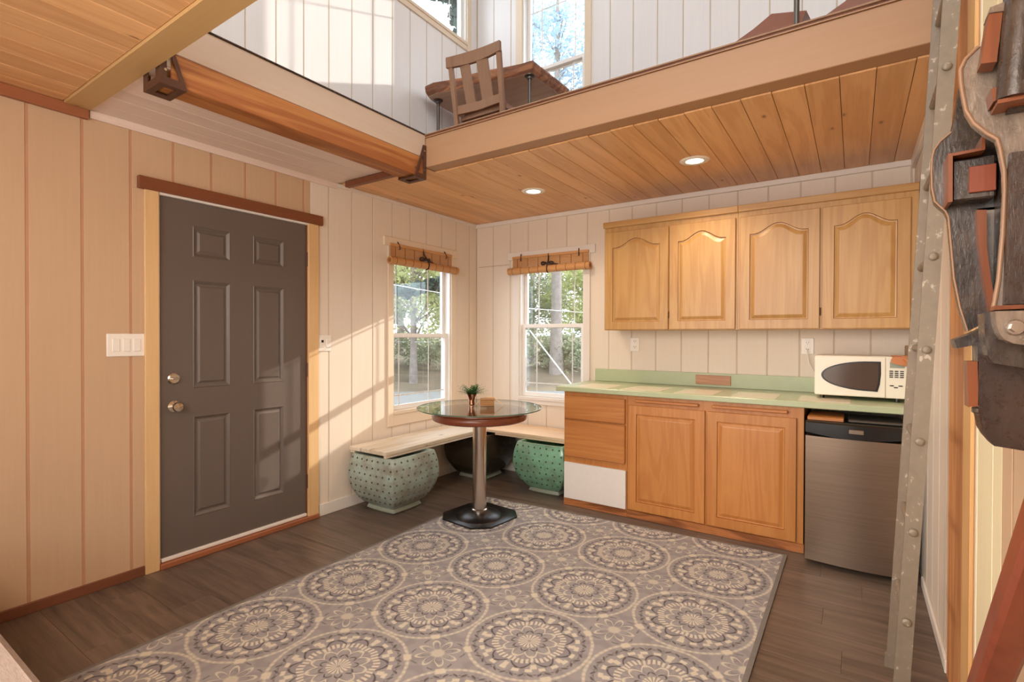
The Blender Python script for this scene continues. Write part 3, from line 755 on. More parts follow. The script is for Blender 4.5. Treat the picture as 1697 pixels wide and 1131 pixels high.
rl = [(x, y-0.004 if i <= n else y, (0.746 + 0.022*((i/n*2-1)**2)) if i <= n else 0.746) for i, (x, y, _) in enumerate(ring_b)]
rt = [(x, y-0.004 if i <= n else y, 0.822) for i, (x, y, _) in enumerate(ring_b)]
rt2 = [(x, y+0.006 if i <= n else y, 0.829) for i, (x, y, _) in enumerate(ring_b)]
MB().loft([rl, rt, rt2]).build('handle_band', 'black', t, smooth=True)
B(3.195, 3.262, -0.7755, -0.770, 0.778, 0.802, 0.002).build('badge', 'chrome', t)['label'] = 'small silver badge'
tag(B(2.992, 3.17, -0.70, -0.40, 0.830, 0.848, 0.002).build('wooden_board', 'oak_low_x'), 'thin wooden board lying on top of the mini fridge', 'board')
tag(B(3.19, 3.44, -0.70, -0.42, 0.8305, 0.846, 0.006).build('metal_tray', 'pipe'), 'grey metal tray lying on top of the mini fridge', 'tray')
# microwave
t = tag(empty('microwave', (3.24, -0.25, 0.93)), 'ivory microwave with a dark half-oval window on the counter', 'microwave')
mz0, mz1, my = 0.948, 1.196, -0.385
B(3.008, 3.478, my+0.012, -0.06, mz0, mz1, 0.008).build('body', 'cream_plastic', t)
B(3.010, 3.372, my, my+0.0118, mz0+0.002, mz1-0.002, 0.004).build('door', 'cream_plastic', t)
B(3.374, 3.476, my+0.001, my+0.0118, mz0+0.002, mz1-0.002, 0.003).build('control_panel', 'cream_plastic', t)
ov = []
for k in range(0, 25):
    a = PI/2 + PI*k/24
    ov.append((3.348 - 0.0 + 0.302*math.cos(a)*0.98 if True else 0, 1.074 + 0.090*math.sin(a)*(1.02)))
ov = [(3.349, 1.166)] + [(3.30 + 0.255*math.cos(a), 1.076 + 0.090*math.sin(a)) for a in [PI/2 + PI*k/24 for k in range(25)]] + [(3.334, 0.984), (3.345, 1.03), (3.350, 1.09)]
MB().prism(ov, my-0.002, my-0.0002).build('window', 'black', t)
ov2 = [(3.20 + (x-3.20)*0.93, 1.076 + (z-1.076)*0.9) for x, z in ov]
g_ = plain('microwave_smoked_glass', (84, 68, 60), 0.12)
MB().prism(ov2, my-0.003, my-0.0021).build('window_glass', g_, t)
B(3.392, 3.462, my-0.0005, my+0.0008, 1.13, 1.168, 0.0).build('display', 'pot_foot', t)
m = MB()
for r in range(4):
    for c in range(3): m.box(3.390+0.025*c, 3.408+0.025*c, my-0.002, my+0.0008, 1.108-0.0115*r, 1.114-0.0115*r)
m.build('keypad', 'black', t)
m = MB()
for (a, b) in ((3.392, 1.022), (3.434, 1.022), (3.412, 1.012)): m.box(a, a+0.019, my-0.002, my+0.0008, b, b+0.006)
m.build('start_buttons', 'black', t)
for (a, b) in ((3.05, my+0.05), (3.43, my+0.05), (3.05, -0.1), (3.43, -0.1)): MB().lathe(a, b, [(0.012, 0.9265), (0.012, mz0+0.002)], 12).build('foot', 'black', t)
# leather thing over microwave corner
m = MB()
pts = [(3.400, 1.160), (3.395, 1.176), (3.402, 1.192), (3.418, 1.199), (3.436, 1.196), (3.450, 1.200), (3.468, 1.199), (3.490, 1.201), (3.505, 1.199), (3.505, 1.150), (3.482, 1.143), (3.458, 1.144), (3.436, 1.150), (3.418, 1.154)]
m.prism(pts, -0.415, -0.395)
m.tube([(3.452, -0.40, 1.19), (3.475, -0.425, 1.172), (3.50, -0.425, 1.170)], [0.008, 0.014, 0.012], 10)
m.box(3.40, 3.505, -0.394, -0.30, 1.1975, 1.2035, 0.002)
tag(m.build('leather_piece', 'tan_leather', smooth=True), 'tan lobed leather piece hanging over the right corner of the microwave', 'leather piece')
tag(B(3.482, 3.525, -0.10, -0.06, 1.032, 1.26, 0.003).build('wood_offcut', 'edge_wood'), 'upright brown wood block behind the microwave against the right wall', 'wood block')

# ------------------------------------------------------------------ rug
def m_rug():
    g = NT('medallion_rug')
    tc = g.n('ShaderNodeTexCoord'); sp = g.n('ShaderNodeSeparateXYZ'); g.l(tc.outputs['UV'], sp.inputs[0])
    nz = g.n('ShaderNodeTexNoise'); nz.inputs['Scale'].default_value = 14; nz.inputs['Detail'].default_value = 2
    g.l(tc.outputs['UV'], nz.inputs['Vector'])
    wob = (Ex(g, nz.outputs['Fac']) - 0.5) * 0.018
    u = Ex(g, sp.outputs[0]) + wob; v = Ex(g, sp.outputs[1]) + wob
    def polar(a, b):
        r = (a*a + b*b).f('SQRT'); th = b.f('ARCTAN2', a); return r, th
    cu = u - u.f('ROUND'); cv = v - v.f('ROUND'); r, th = polar(cu, cv)
    du = u - u.f('FLOOR') - 0.5; dv = v - v.f('FLOOR') - 0.5; r2, t2 = polar(du, dv)
    cream, dark, mid = lin((212, 203, 184)), lin((74, 69, 74)), lin((156, 152, 152))
    base = g.mix(ring((th*5.0 + PI/2).cos().abs(), 0.5, 0.25, 0.2), mid, lin((144, 140, 142)))
    col = base
    def lay(mask, c, s=1.0):
        nonlocal col
        col = g.mix(mask * s if s != 1.0 else mask, col, c)
    def disc(x, e, soft): return ((e - x)/soft).f('ADD', 0.5, clamp=True)
    # interstitial eight-petal flowers with corner lozenges
    fl_ = (t2*4.0).cos().abs()
    lay(ring(r2, fl_*0.115 + 0.045, 0.012, 0.010), cream, 0.8)
    lay(disc(r2, 0.05, 0.02), cream, 0.7)
    lay(ring(r2, fl_*0.06 + 0.055, 0.006, 0.01), dark, 0.3)
    lz = (t2*2.0 + PI/2).cos().abs()
    lay(ring(r2, 0.225, 0.030, 0.012) * ring(lz, 1.0, 0.05, 0.04), cream, 0.95)
    lay(ring(r2, lz*0.05 + 0.155, 0.006, 0.010) * ring(fl_, 0.0, 0.5, 0.2), dark, 0.75)
    lay(ring(r2, 0.19, 0.016, 0.01) * ring((t2*8.0).cos(), 1.0, 0.25, 0.2) * ring(fl_, 0.0, 0.8, 0.2), cream, 0.8)
    # outer cream rope
    lay(ring(r, 0.487, 0.012, 0.012) * ((th*60.0).cos()*0.2 + 0.75), cream, 0.95)
    # dark scallops, double
    sc = (th*10.0).cos().abs()
    lay(ring(r, sc*0.038 + 0.402, 0.009, 0.008) * ring(sc, 0.62, 0.30, 0.15), dark, 0.9)
    lay(ring(r, sc*0.024 + 0.398, 0.004, 0.006), dark, 0.45)
    lay(ring(r, 0.425, 0.008, 0.01) * ring((th*40.0).cos(), 1.0, 0.4, 0.3), dark, 0.4)
    # cream bead ring
    dots = (((th*24.0).cos())*3).f('ADD', 0.9, clamp=True)
    lay(ring(r, 0.372, 0.017, 0.009) * dots, cream)
    # lotus petals: dark outline, grey fill, cream spear between
    p5 = (th*5.0).cos().abs()
    lay(disc(r, p5*0.085 + 0.255, 0.01) * ring(r, 0.32, 0.06, 0.02), lin((138, 133, 138)), 0.8)
    lay(ring(r, p5*0.088 + 0.258, 0.009, 0.007) * ring(p5, 0.62, 0.38, 0.05), dark, 0.95)
    lay(ring(r, 0.332, 0.026, 0.010) * ((0.36 - p5)/0.12).f('ADD', 0, clamp=True), cream, 0.95)
    # comb of cream strokes
    comb = ((th*46.0).cos()*2.5).f('ADD', 1.0, clamp=True)
    lay(ring(r, p5*0.018 + 0.248, 0.026, 0.008) * comb, cream)
    # inner petals in cream outline
    q5 = (th*5.0 + PI/2).cos().abs()
    lay(ring(r, q5*0.060 + 0.155, 0.0085, 0.007), cream, 0.95)
    lay(ring(r, 0.205, 0.006, 0.02) * ring(q5, 1.0, 0.06, 0.03), cream, 0.9)
    c4 = (th*4.5).cos().abs()
    lay(ring(r, c4*0.045 + 0.092, 0.008, 0.007) * ring(c4, 0.70, 0.30, 0.08), dark, 0.95)
    rays = ((th*16.0).cos()*3).f('ADD', 1.3, clamp=True)
    lay(disc(r, 0.088, 0.012) * rays * disc(0.012 - r, 0.0, 0.01), cream)
    # pile noise
    n = g.noise(g.coords((1, 1, 1), False), 180, 2, 0.6)
    col = g.mix(Ex(g, n)*0.35, col, lin((140, 130, 122)))
    g.bump(n, 0.4, 0.003)
    return g.fin(col, 0.95, spec=0.1)
M['rug'] = m_rug()
rg = empty('area_rug', (1.8, -2.4, 0.0)); tag(rg, 'grey and cream area rug printed with round floral medallions', 'rug')
SH = 0.054
def ry(x, y): return y + SH*(x-1.54)
xa, xb, yb_, ya_ = 0.735, 2.893, -0.768, -5.6
m = MB(); nx, ny = 8, 16
for j in range(ny+1):
    pass
def rp(x, y, z): return (x, ry(x, y), z)
def rugbox(m, x0, x1, y0, y1, z0, z1):
    V = [rp(x0,y0,z0), rp(x1,y0,z0), rp(x1,y1,z0), rp(x0,y1,z0), rp(x0,y0,z1), rp(x1,y0,z1), rp(x1,y1,z1), rp(x0,y1,z1)]
    m.add(V, [(0,3,2,1),(4,5,6,7),(0,1,5,4),(1,2,6,5),(2,3,7,6),(3,0,4,7)])
m = MB(); rugbox(m, xa+0.02, xb-0.02, ya_, yb_-0.012, 0.001, 0.009)
m.build('field', 'rug', rg, uv=lambda c: ((c.x-1.541)/0.5335, (c.y - SH*(c.x-1.54) + 1.787)/0.534))
M['rug_edge'] = plain('grey_rug_binding', (116, 110, 104), 0.95, 0, 0.1, 60, 0.4)
for (a, b, c, d) in ((xa, xa+0.02, ya_, yb_), (xb-0.02, xb, ya_, yb_), (xa+0.02, xb-0.02, yb_-0.012, yb_)):
    m = MB(); rugbox(m, a, b, c, d, 0.001, 0.0095); m.build('binding', 'rug_edge', rg)

# ------------------------------------------------------------------ pedestal table
tx, ty = 0.990, -1.229
t = tag(empty('pedestal_table', (tx, ty, 0.0)), 'round glass-topped bistro table on a steel column', 'table')
h, cl_ = 0.235, 0.095
oc = [(-h, -h+cl_), (-h+cl_, -h), (h-cl_, -h), (h, -h+cl_), (h, h-cl_), (h-cl_, h), (-h+cl_, h), (-h, h-cl_)]
an = math.radians(-6)
def rot(p, s=1.0): return (tx - 0.02 + s*(p[0]*math.cos(an) - p[1]*math.sin(an)), ty + 0.03 + s*(p[0]*math.sin(an) + p[1]*math.cos(an)))
m = MB().loft([[rot(p) + (z,) for p in oc] for z in (0.0105,)] + [[rot(p, s) + (z,) for p in oc] for s, z in ((1.0, 0.018), (0.98, 0.021), (0.70, 0.026))])
m.lathe(tx, ty, [(0.17, 0.024), (0.15, 0.040), (0.11, 0.052), (0.075, 0.058), (0.062, 0.058)], 36)
m.build('base', 'black_metal', t, smooth=True)
MB().lathe(tx, ty, [(0.058, 0.056), (0.058, 0.075), (0.050, 0.080), (0.049, 0.69), (0.058, 0.70), (0.058, 0.716)], 32).build('column', 'steel', t, smooth=True)
MB().lathe(tx, ty, [(0.20, 0.714), (0.318, 0.714), (0.334, 0.721), (0.339, 0.738), (0.338, 0.756), (0.331, 0.764), (0.339, 0.772), (0.335, 0.784), (0.31, 0.788), (0.0005, 0.788)], 64).build('wooden_top', 'table_wood', t, smooth=True)
MB().lathe(tx, ty, [(0.05, 0.7885), (0.05, 0.7965)], 32).build('riser', 'plate', t, smooth=True)
gt = MB().lathe(tx, ty, [(0.443, 0.7970), (0.443, 0.8065)], 96).build('glass_top', 'glass_table', t, smooth=True)
gt['label'] = 'clear round glass top'
ge = MB().loft([[(tx + r*math.cos(2*PI*k/96), ty + r*math.sin(2*PI*k/96), z) for k in range(96)] for r, z in ((0.4435, 0.7985), (0.4450, 0.7995), (0.4450, 0.8045), (0.4435, 0.8055))], cap=False)
ge.build('glass_edge', 'glass_edge', t, smooth=True)
# plant in vase
vx, vy = 0.887, -1.190
t = tag(empty('vase_plant', (vx, vy, 0.807)), 'small green plant in a copper vase on the glass table', 'plant')
MB().lathe(vx, vy, [(0.020, 0.8075), (0.024, 0.812), (0.022, 0.84), (0.028, 0.865), (0.040, 0.889), (0.037, 0.889), (0.02, 0.86)], 28).build('vase', 'copper', t, smooth=True)
m = MB(); r3 = random.Random(3)
for s in range(70):
    az = r3.uniform(0, 2*PI); el = r3.uniform(0.05, 1.1); L = r3.uniform(0.085, 0.135)
    d = Vector((math.cos(az)*math.cos(el), math.sin(az)*math.cos(el), math.sin(el)*0.75))
    p0 = Vector((vx, vy, 0.884)); side = d.cross(Vector((0, 0, 1))).normalized()
    for k in range(1, 7):
        c = p0 + d*L*k/6 + Vector((0, 0, -0.010*(k/6)**2)); w_ = 0.030*(1-k/10)
        for sg in (-1, 1):
            a = c + side*w_*sg + d*0.006
            m.add([c, c + d*0.008 + side*sg*w_*0.4, a + d*0.006, a], [(0, 1, 2, 3)])
stuff(m.build('leaves', 'leaf_small', t))
# wicker box
wx, wy = 1.010, -1.165
t = tag(empty('wicker_box', (wx, wy, 0.807)), 'small wooden slatted box beside the vase on the glass table', 'box')
def rbox(m, x0, x1, y0, y1, z0, z1, ang, c):
    ca, sa = math.cos(ang), math.sin(ang)
    q = B(x0, x1, y0, y1, z0, z1, 0.002)
    m.add([(c[0] + x*ca - y*sa, c[1] + x*sa + y*ca, z) for x, y, z in q.v], q.f)
ang = math.radians(35)
m = MB(); rbox(m, -0.048, 0.048, -0.036, 0.036, 0.8075, 0.852, ang, (wx, wy)); m.build('body', 'basket', t)
for k in range(4):
    m = MB(); rbox(m, -0.0505, 0.0505, -0.0385, 0.0385, 0.811+0.011*k, 0.818+0.011*k, ang, (wx, wy)); m.build('slat', 'basket', t)
m = MB(); rbox(m, -0.052, 0.052, -0.040, 0.040, 0.8525, 0.860, ang, (wx, wy)); m.build('lid', 'basket', t)
tag(MB().tube([(wx-0.075, wy-0.045, 0.812), (wx-0.06, wy-0.02, 0.835), (wx-0.03, wy+0.01, 0.869), (wx, wy+0.0, 0.8685), (wx+0.04, wy+0.02, 0.869), (wx+0.075, wy+0.05, 0.83), (wx+0.10, wy+0.06, 0.811)], 0.0035, 8).build('twine', 'twine', smooth=True),
    'loop of pale twine draped over the small slatted box', 'twine')

# ------------------------------------------------------------------ ceramic pots
def wprof(f, wmid, tops):
    if f < 0.6: return wmid*(0.56 + 0.44*math.sin(PI/2*f/0.6)**0.72)
    return wmid*(1 - (1-tops)*((f-0.6)/0.4)**2.0)
def pot(label, cx, cy, mat, foot, dots, wmid=0.245, H=0.4262, ang=0.0, tops=0.89):
    t = tag(empty('ceramic_pot', (cx, cy, 0.0)), label, 'pot')
    ca, sa = math.cos(ang), math.sin(ang)
    def sec(w, z, n=12):
        out = []; c_ = 0.965
        for q in range(4):
            for k in range(n+1):
                v = -c_ + 2*c_*k/n; u_ = 1.0 + 0.055*(1-v*v)
                x, y = w*u_*0.985, w*v*1.015
                for _ in range(q): x, y = -y, x
                out.append((cx + x*ca - y*sa, cy + x*sa + y*ca, z))
        return out
    prof = []
    for k in range(17):
        f = k/16; z = 0.035 + f*(H-0.035)
        w = wprof(f, wmid, tops)
        prof.append((w, z))
    rings_ = [sec(w, z) for w, z in prof] + [sec(prof[-1][0]-0.02, H), sec(prof[-1][0]-0.03, H-0.05)]
    MB().loft(rings_).build('body', mat, t, smooth=True)
    MB().loft([sec(wmid*0.56, 0.001), sec(wmid*0.60, 0.012), sec(wmid*0.56, 0.037)]).build('foot', foot, t, smooth=True)
    if dots:
        m = MB()
        for r in range(7):
            f = 0.16 + r*0.128; z = 0.035 + f*(H-0.035)
            w = wprof(f, wmid, tops)
            for side in range(4):
                for c in range(8):
                    s = -0.86 + 1.72*c/7 + (0.03 if r % 2 else -0.03); 
                    x = w*0.985*(1+0.055*(1-s*s)); y = w*s*1.015
                    for q in range(side): x, y = -y, x
                    px, py = cx + x*ca - y*sa, cy + x*sa + y*ca
                    nx_, ny_ = (px-cx), (py-cy); L = math.hypot(nx_, ny_)
                    sd = [(1, 0), (0, 1), (-1, 0), (0, -1)][side]
                    nn = Vector((sd[0]*ca - sd[1]*sa, sd[0]*sa + sd[1]*ca, 0)); tt = Vector((-nn.y, nn.x, 0)); zz = Vector((0, 0, 1))
                    P0 = Vector((px, py, z)); rr = 0.0095
                    base = [tuple(P0 + (tt*math.cos(a) + zz*math.sin(a))*rr - nn*0.004) for a in [2*PI*i/8 for i in range(8)]]
                    tip = [tuple(P0 + (tt*math.cos(a) + zz*math.sin(a))*rr*0.5 + nn*0.0045) for a in [2*PI*i/8 for i in range(8)]]
                    m.loft([base, tip])
        stuff(m.build('studs', dots, t, smooth=True))
    return t
pot('celadon green square ceramic pot under the free end of the bench', 0.285, -1.385, 'pot_green', 'pot_foot', 'pot_dot')
pot('dark brown ceramic pot in the corner where the benches meet', 0.290, -0.300, 'pot_dark', 'pot_foot', None)
pot('teal green ceramic pot beside the drawer cabinet', 1.075, -0.322, 'pot_teal', 'pot_foot', 'pot_dot')
# benches
t = tag(empty('bench', (0.03, -1.6, 0.44)), 'raw pine plank bench seat along the left wall on ceramic pots', 'bench')
for (a, b) in ((0.030, 0.155), (0.160, 0.435)): B(a, b, -1.605, -0.004, 0.444, 0.474, 0.003).build('plank', 'bench', t)
B(0.405, 0.432, -1.602, -0.46, 0.4265, 0.4435, 0.002).build('batten', 'bench', t)
B(0.035, 0.085, -1.60, -0.46, 0.4265, 0.4435, 0.002).build('batten', 'bench', t)
t = tag(empty('bench', (0.45, -0.42, 0.44)), 'pale plank bench seat under the back window', 'bench')
for (a, b) in ((-0.420, -0.290), (-0.286, -0.150), (-0.146, -0.016)): B(0.438, 1.334, a, b, 0.444, 0.470, 0.003).build('plank', 'bench_x', t)
B(0.54, 1.325, -0.418, -0.385, 0.4265, 0.4435, 0.002).build('batten', 'bench_x', t)
B(0.54, 1.31, -0.085, -0.06, 0.4265, 0.4435, 0.002).build('batten', 'bench_x', t)

# ------------------------------------------------------------------ brackets
def bracket(y0, dirn, label):
    t = tag(empty('beam_bracket', (0.72, y0, 2.37)), label, 'bracket', 'brown steel brackets of the walkway timber')
    y1 = y0 + dirn*0.105
    # bottom plate with square hole
    m = MB(); a, b = 0.636, 0.798
    m.box(a, a+0.035, y0, y1, 2.370, 2.377); m.box(b-0.035, b, y0, y1, 2.370, 2.377)
    m.box(a+0.035, b-0.035, y0, y0+dirn*0.028, 2.370, 2.377); m.box(a+0.035, b-0.035, y1-dirn*0.028, y1, 2.370, 2.377)
    m.build('bottom_plate', 'brown_steel', t)
    for x in (a, b-0.006):
        m = MB()
        out = [(y0, 2.377), (y1, 2.377), (y0 + dirn*0.028, 2.60), (y0, 2.60)]
        cxy = [(y0 + dirn*0.026, 2.402), (y0 + dirn*0.078, 2.402), (y0 + dirn*0.034, 2.52), (y0 + dirn*0.026, 2.52)]
        m.loft([[(xx, p, q) for p, q in ps] for xx, ps in ((x, cxy), (x, out), (x+0.006, out), (x+0.006, cxy), (x, cxy))], cap=False)
        m.build('side_plate', 'brown_steel', t)
    m = MB(); yb = y0 + dirn*0.005
    m.box(a+0.006, a+0.042, y0, yb, 2.377, 2.52); m.box(b-0.042, b-0.006, y0, yb, 2.377, 2.52); m.box(a+0.042, b-0.042, y0, yb, 2.377, 2.402)
    m.build('end_plate', 'brown_steel', t)
    for z in (2.43, 2.56): MB().loft([[(b + 0.0001 + d, y0 + dirn*0.02 + 0.006*math.cos(2*PI*k/8), z + 0.006*math.sin(2*PI*k/8)) for k in range(8)] for d in (0, 0.004)]).build('bolt', 'chrome', t)
bracket(-3.178, 1, 'brown steel hanger bracket at the near end of the timber')
bracket(-1.579, -1, 'brown steel hanger bracket at the far end, against the loft beam')

# ------------------------------------------------------------------ loft furniture
t = tag(empty('loft_desk', (0.6, -0.45, DECK)), 'live-edge slab desk with pipe legs on the loft', 'desk')
r4 = random.Random(5)
fe = [(0.10, -0.86), (0.20, -0.87), (0.32, -0.835), (0.45, -0.80), (0.58, -0.80), (0.72, -0.775), (0.88, -0.73), (1.00, -0.705), (1.10, -0.70)]
low_ = [(0.06, -0.30), (0.05, -0.60), (0.07, -0.80)]
full = low_ + fe + [(1.125, -0.13), (0.10, -0.13)]
def shr(pts, k): 
    cx_, cy_ = 0.6, -0.45
    return [((x-cx_)*k + cx_, (y-cy_)*k + cy_) for x, y in pts]
MB().loft([[(x, y, 3.401) for x, y in shr(full, 0.955)], [(x, y, 3.43) for x, y in shr(full, 0.99)], [(x, y, 3.472) for x, y in full], [(x, y, 3.486) for x, y in shr(full, 0.995)]]).build('slab_top', 'slab', t)
MB().loft([[(x, y, 3.3985) for x, y in shr(full, 0.94)], [(x, y, 3.4008) for x, y in shr(full, 0.95)]]).build('underside', 'slab_under_lit', t)  # thin sheet carrying the painted bounce light under the slab
for (x, y) in ((0.145, -0.74), (1.045, -0.655), (1.05, -0.2), (0.15, -0.2)):
    pl = MB().tube([(x, y, 2.6725), (x, y, 3.397)], 0.0135, 14).build('leg', 'pipe', t, smooth=True)
    MB().lathe(x, y, [(0.042, 3.3975), (0.042, 3.392), (0.022, 3.386), (0.020, 3.37)], 20).build('flange', 'pipe', pl)
# chair: back in a plane at y=-1.12 facing away from the camera
t = tag(empty('dining_chair', (0.86, -0.95, DECK)), 'brown slat-back wooden chair pulled up to the loft desk', 'chair')
def post(x0, z0, x1, z1, y0, y1, w=0.036, d=0.026, name='back_post', mat='chair_wood'):
    m = MB().loft([[(x-w/2, y-d/2, z), (x+w/2, y-d/2, z), (x+w/2, y+d/2, z), (x-w/2, y+d/2, z)] for x, y, z in ((x0, y0, z0), ((x0+x1)/2, (y0+y1)/2+0.01, (z0+z1)/2), (x1, y1, z1))])
    return m.build(name, mat, t)
post(0.670, DECK, 0.625, 3.40, -1.07, -1.13, name='back_post'); post(1.085, DECK, 1.078, 3.37, -1.07, -1.13, name='back_post')
m = MB(); R_ = []
for k in range(9):
    s = k/8; x = 0.596 + 0.505*s; bow = 0.035*math.sin(PI*s)
    z0_, z1_ = 3.372 - 0.018*s, 3.450 - 0.026*s + 0.012*math.sin(PI*s)
    y = -1.14 + bow
    R_.append([(x, y-0.012, z0_), (x, y+0.012, z0_), (x, y+0.008, z1_), (x, y-0.016, z1_)])
MB().loft(R_).build('top_rail', 'chair_wood', t)
m = MB().loft([[(x, y-0.011, 3.02-0.01*(x-0.6)), (x, y+0.011, 3.02-0.01*(x-0.6)), (x, y+0.011, 3.085-0.01*(x-0.6)), (x, y-0.011, 3.085-0.01*(x-0.6))] for x, y in ((0.655, -1.085), (0.86, -1.065), (1.072, -1.085))])
m.build('lower_rail', 'chair_wood', t)
for (xb0, xt0, w) in ((0.780, 0.748, 0.088), (0.935, 0.912, 0.100)):
    m = MB().loft([[(xb0-w/2, -1.075, 3.085), (xb0+w/2, -1.075, 3.085), (xb0+w/2, -1.062, 3.085), (xb0-w/2, -1.062, 3.085)], [(xt0-w/2, -1.118, 3.375), (xt0+w/2, -1.118, 3.375), (xt0+w/2, -1.105, 3.375), (xt0-w/2, -1.105, 3.375)]])
    m.build('slat', 'chair_wood', t)
MB().loft([[(0.66, -1.05, z), (1.09, -1.05, z), (1.08, -0.72, z), (0.67, -0.72, z)] for z in (2.985, 3.02)]).build('seat', 'chair_wood', t)
B(0.68, 1.07, -1.04, -0.74, 3.021, 3.05, 0.012).build('cushion', 'leather', t)
for x in (0.695, 1.055): post(x, DECK, x, 2.985, -0.745, -0.745, 0.04, 0.04, 'leg')
# leather tub chairs / pouf
def tub(label, pts_b, pts_t, z0, z1, zs, name='leather_chair', base=True):
    t = tag(empty(name, (sum(p[0] for p in pts_b)/len(pts_b), sum(p[1] for p in pts_b)/len(pts_b), DECK)), label, 'chair', 'leather chairs on the loft')
    mid = [((a[0]*0.35+b[0]*0.65), (a[1]*0.35+b[1]*0.65)) for a, b in zip(pts_b, pts_t)]
    MB().loft([[(x, y, z0) for x, y in pts_b], [(x, y, z0*0.4+z1*0.6) for x, y in mid], [(x, y, z + dz) for (x, y), dz, z in zip(pts_t, zs, [z1]*len(pts_t))]]).build('seat_shell', 'leather', t, smooth=True)
    cx_ = sum(p[0] for p in pts_b)/len(pts_b); cy_ = sum(p[1] for p in pts_b)/len(pts_b)
    m = MB().lathe(cx_, cy_, [(0.14, 2.6725), (0.14, 2.685), (0.03, 2.70), (0.03, z0-0.001)], 20); m.build('base', 'pipe', t, smooth=True)
    return t
tub('brown leather chair shell behind the grey pipe post', [(2.56, -0.98), (2.96, -0.98), (2.98, -0.62), (2.58, -0.62)], [(2.815, -0.92), (2.985, -0.90), (3.02, -0.56), (2.83, -0.56)], 2.97, 3.135, [0, -0.03, 0.0, 0.02])
tub('larger brown leather chair shell at the right end of the loft', [(2.995, -0.86), (3.36, -0.86), (3.40, -0.50), (3.005, -0.50)], [(3.25, -0.82), (3.46, -0.82), (3.46, -0.46), (3.25, -0.46)], 3.03, 3.19, [0, 0.0, 0.0, 0.02])
t = tag(empty('pipe_post', (2.955, -1.10, DECK)), 'thin grey pipe post standing on the loft edge', 'post')
MB().tube([(2.955, -1.10, 2.6725), (2.955, -1.10, 3.42)], 0.0135, 14).build('pole', 'pipe', t, smooth=True)
MB().lathe(2.955, -1.10, [(0.042, 2.6725), (0.042, 2.679), (0.022, 2.685)], 20).build('flange', 'pipe', t)
t = tag(empty('side_table', (2.95, -0.9, DECK)), 'small slab table on pipe legs at the loft edge', 'table') if False else None

# ------------------------------------------------------------------ ladder
t = tag(empty('ladder', (3.36, -1.8, 0.0)), 'galvanised metal ladder leaning against the right wall', 'ladder')
def lx(z): return 3.352 + (3.495-3.352)*z/2.9
for y in (-1.96, -1.62):
    rl_ = MB().loft([[(lx(z)-0.0225, y-0.006, z), (lx(z)+0.0225, y-0.006, z), (lx(z)+0.0225, y+0.006, z), (lx(z)-0.0225, y+0.006, z)] for z in (0.004, 1.5, 2.95)]).build('rail', 'galv', t)
    MB().loft([[(lx(z)-0.027, y-0.010, z), (lx(z)+0.027, y-0.010, z), (lx(z)+0.027, y+0.010, z), (lx(z)-0.027, y+0.010, z)] for z in (0.0005, 0.05)]).build('foot', 'galv', rl_)
for k in range(9):
    z = 0.348 + 0.307*k
    rg_ = MB().tube([(lx(z), -1.972, z), (lx(z), -1.608, z)], 0.0135, 14).build('rung', 'galv', t, smooth=True)
    MB().loft([[(lx(z) + r*math.cos(2*PI*i/16), yy_, z + r*math.sin(2*PI*i/16)) for i in range(16)] for r, yy_ in ((0.013, -1.9705), (0.013, -1.9735), (0.010, -1.977), (0.006, -1.978))]).build('rivet', 'galv', rg_, smooth=True)

# ------------------------------------------------------------------ wooden foundry pattern on the right wall
t = tag(empty('wooden_pattern', (RW, -2.8, 1.1)), 'black and orange carved wooden foundry pattern hung on the right wall', 'wall hanging')
PB = [(3.408, 1.884), (3.398, 1.838), (3.391, 1.776), (3.386, 1.749), (3.368, 1.733), (3.358, 1.716), (3.355, 1.702), (3.354, 1.67), (3.355, 1.636), (3.360, 1.605), (3.368, 1.594), (3.378, 1.582), (3.383, 1.568), (3.387, 1.516), (3.393, 1.437), (3.403, 1.375), (3.416, 1.322), (3.45, 1.345), (3.443, 1.39), (3.437, 1.442), (3.43, 1.537), (3.431, 1.575), (3.526, 1.573), (3.526, 1.884)]
PF = [(3.407, 1.858), (3.389, 1.84), (3.382, 1.822), (3.383, 1.80), (3.385, 1.781), (3.391, 1.742), (3.402, 1.716), (3.42, 1.693), (3.435, 1.679), (3.439, 1.66), (3.445, 1.619), (3.446, 1.58), (3.444, 1.501), (3.439, 1.416), (3.432, 1.361), (3.526, 1.36), (3.526, 1.858)]
MB().prism(PB, -2.70, -2.665).build('back_plate', 'dark_wood', t)
MB().prism([(3.428, 1.580), (3.526, 1.580), (3.526, 1.352), (3.448, 1.352)], -2.70, -2.675).build('inner_plate', 'grey_wood', t)
# pale rim round each plate edge, its highlight put in as colour
def rim(pts, y, r, mat, nm='highlight_rim'):
    MB().tube([(x, y, z) for x, z in pts], r, 8).build(nm, mat, t, smooth=True)
rim(PB[3:17], -2.701, 0.0022, 'edge_wood')
MB().prism(PF, -2.842, -2.815).build('front_plate', 'grey_wood', t)
rim(PF[0:15], -2.842, 0.0035, 'edge_wood')
MB().prism([(3.455, 1.36), (3.526, 1.36), (3.526, 1.858), (3.455, 1.858)], -2.8148, -2.702).build('spine', 'dark_wood', t)
MB().prism([(3.449, 1.645), (3.525, 1.645), (3.525, 1.37), (3.444, 1.37)], -2.86, -2.8425).build('dark_face', 'umber_wood', t)
MB().prism([(3.424, 1.572), (3.439, 1.57), (3.44, 1.495), (3.446, 1.433), (3.455, 1.369), (3.446, 1.359), (3.435, 1.434), (3.427, 1.509)], -2.73, -2.7005).build('orange_strip', 'orange_wood', t)
MB().prism([(3.387, 1.304), (3.416, 1.319), (3.449, 1.339), (3.454, 1.309), (3.44, 1.3), (3.418, 1.294), (3.392, 1.287)], -2.76, -2.70).build('ledge', 'dark_wood', t)
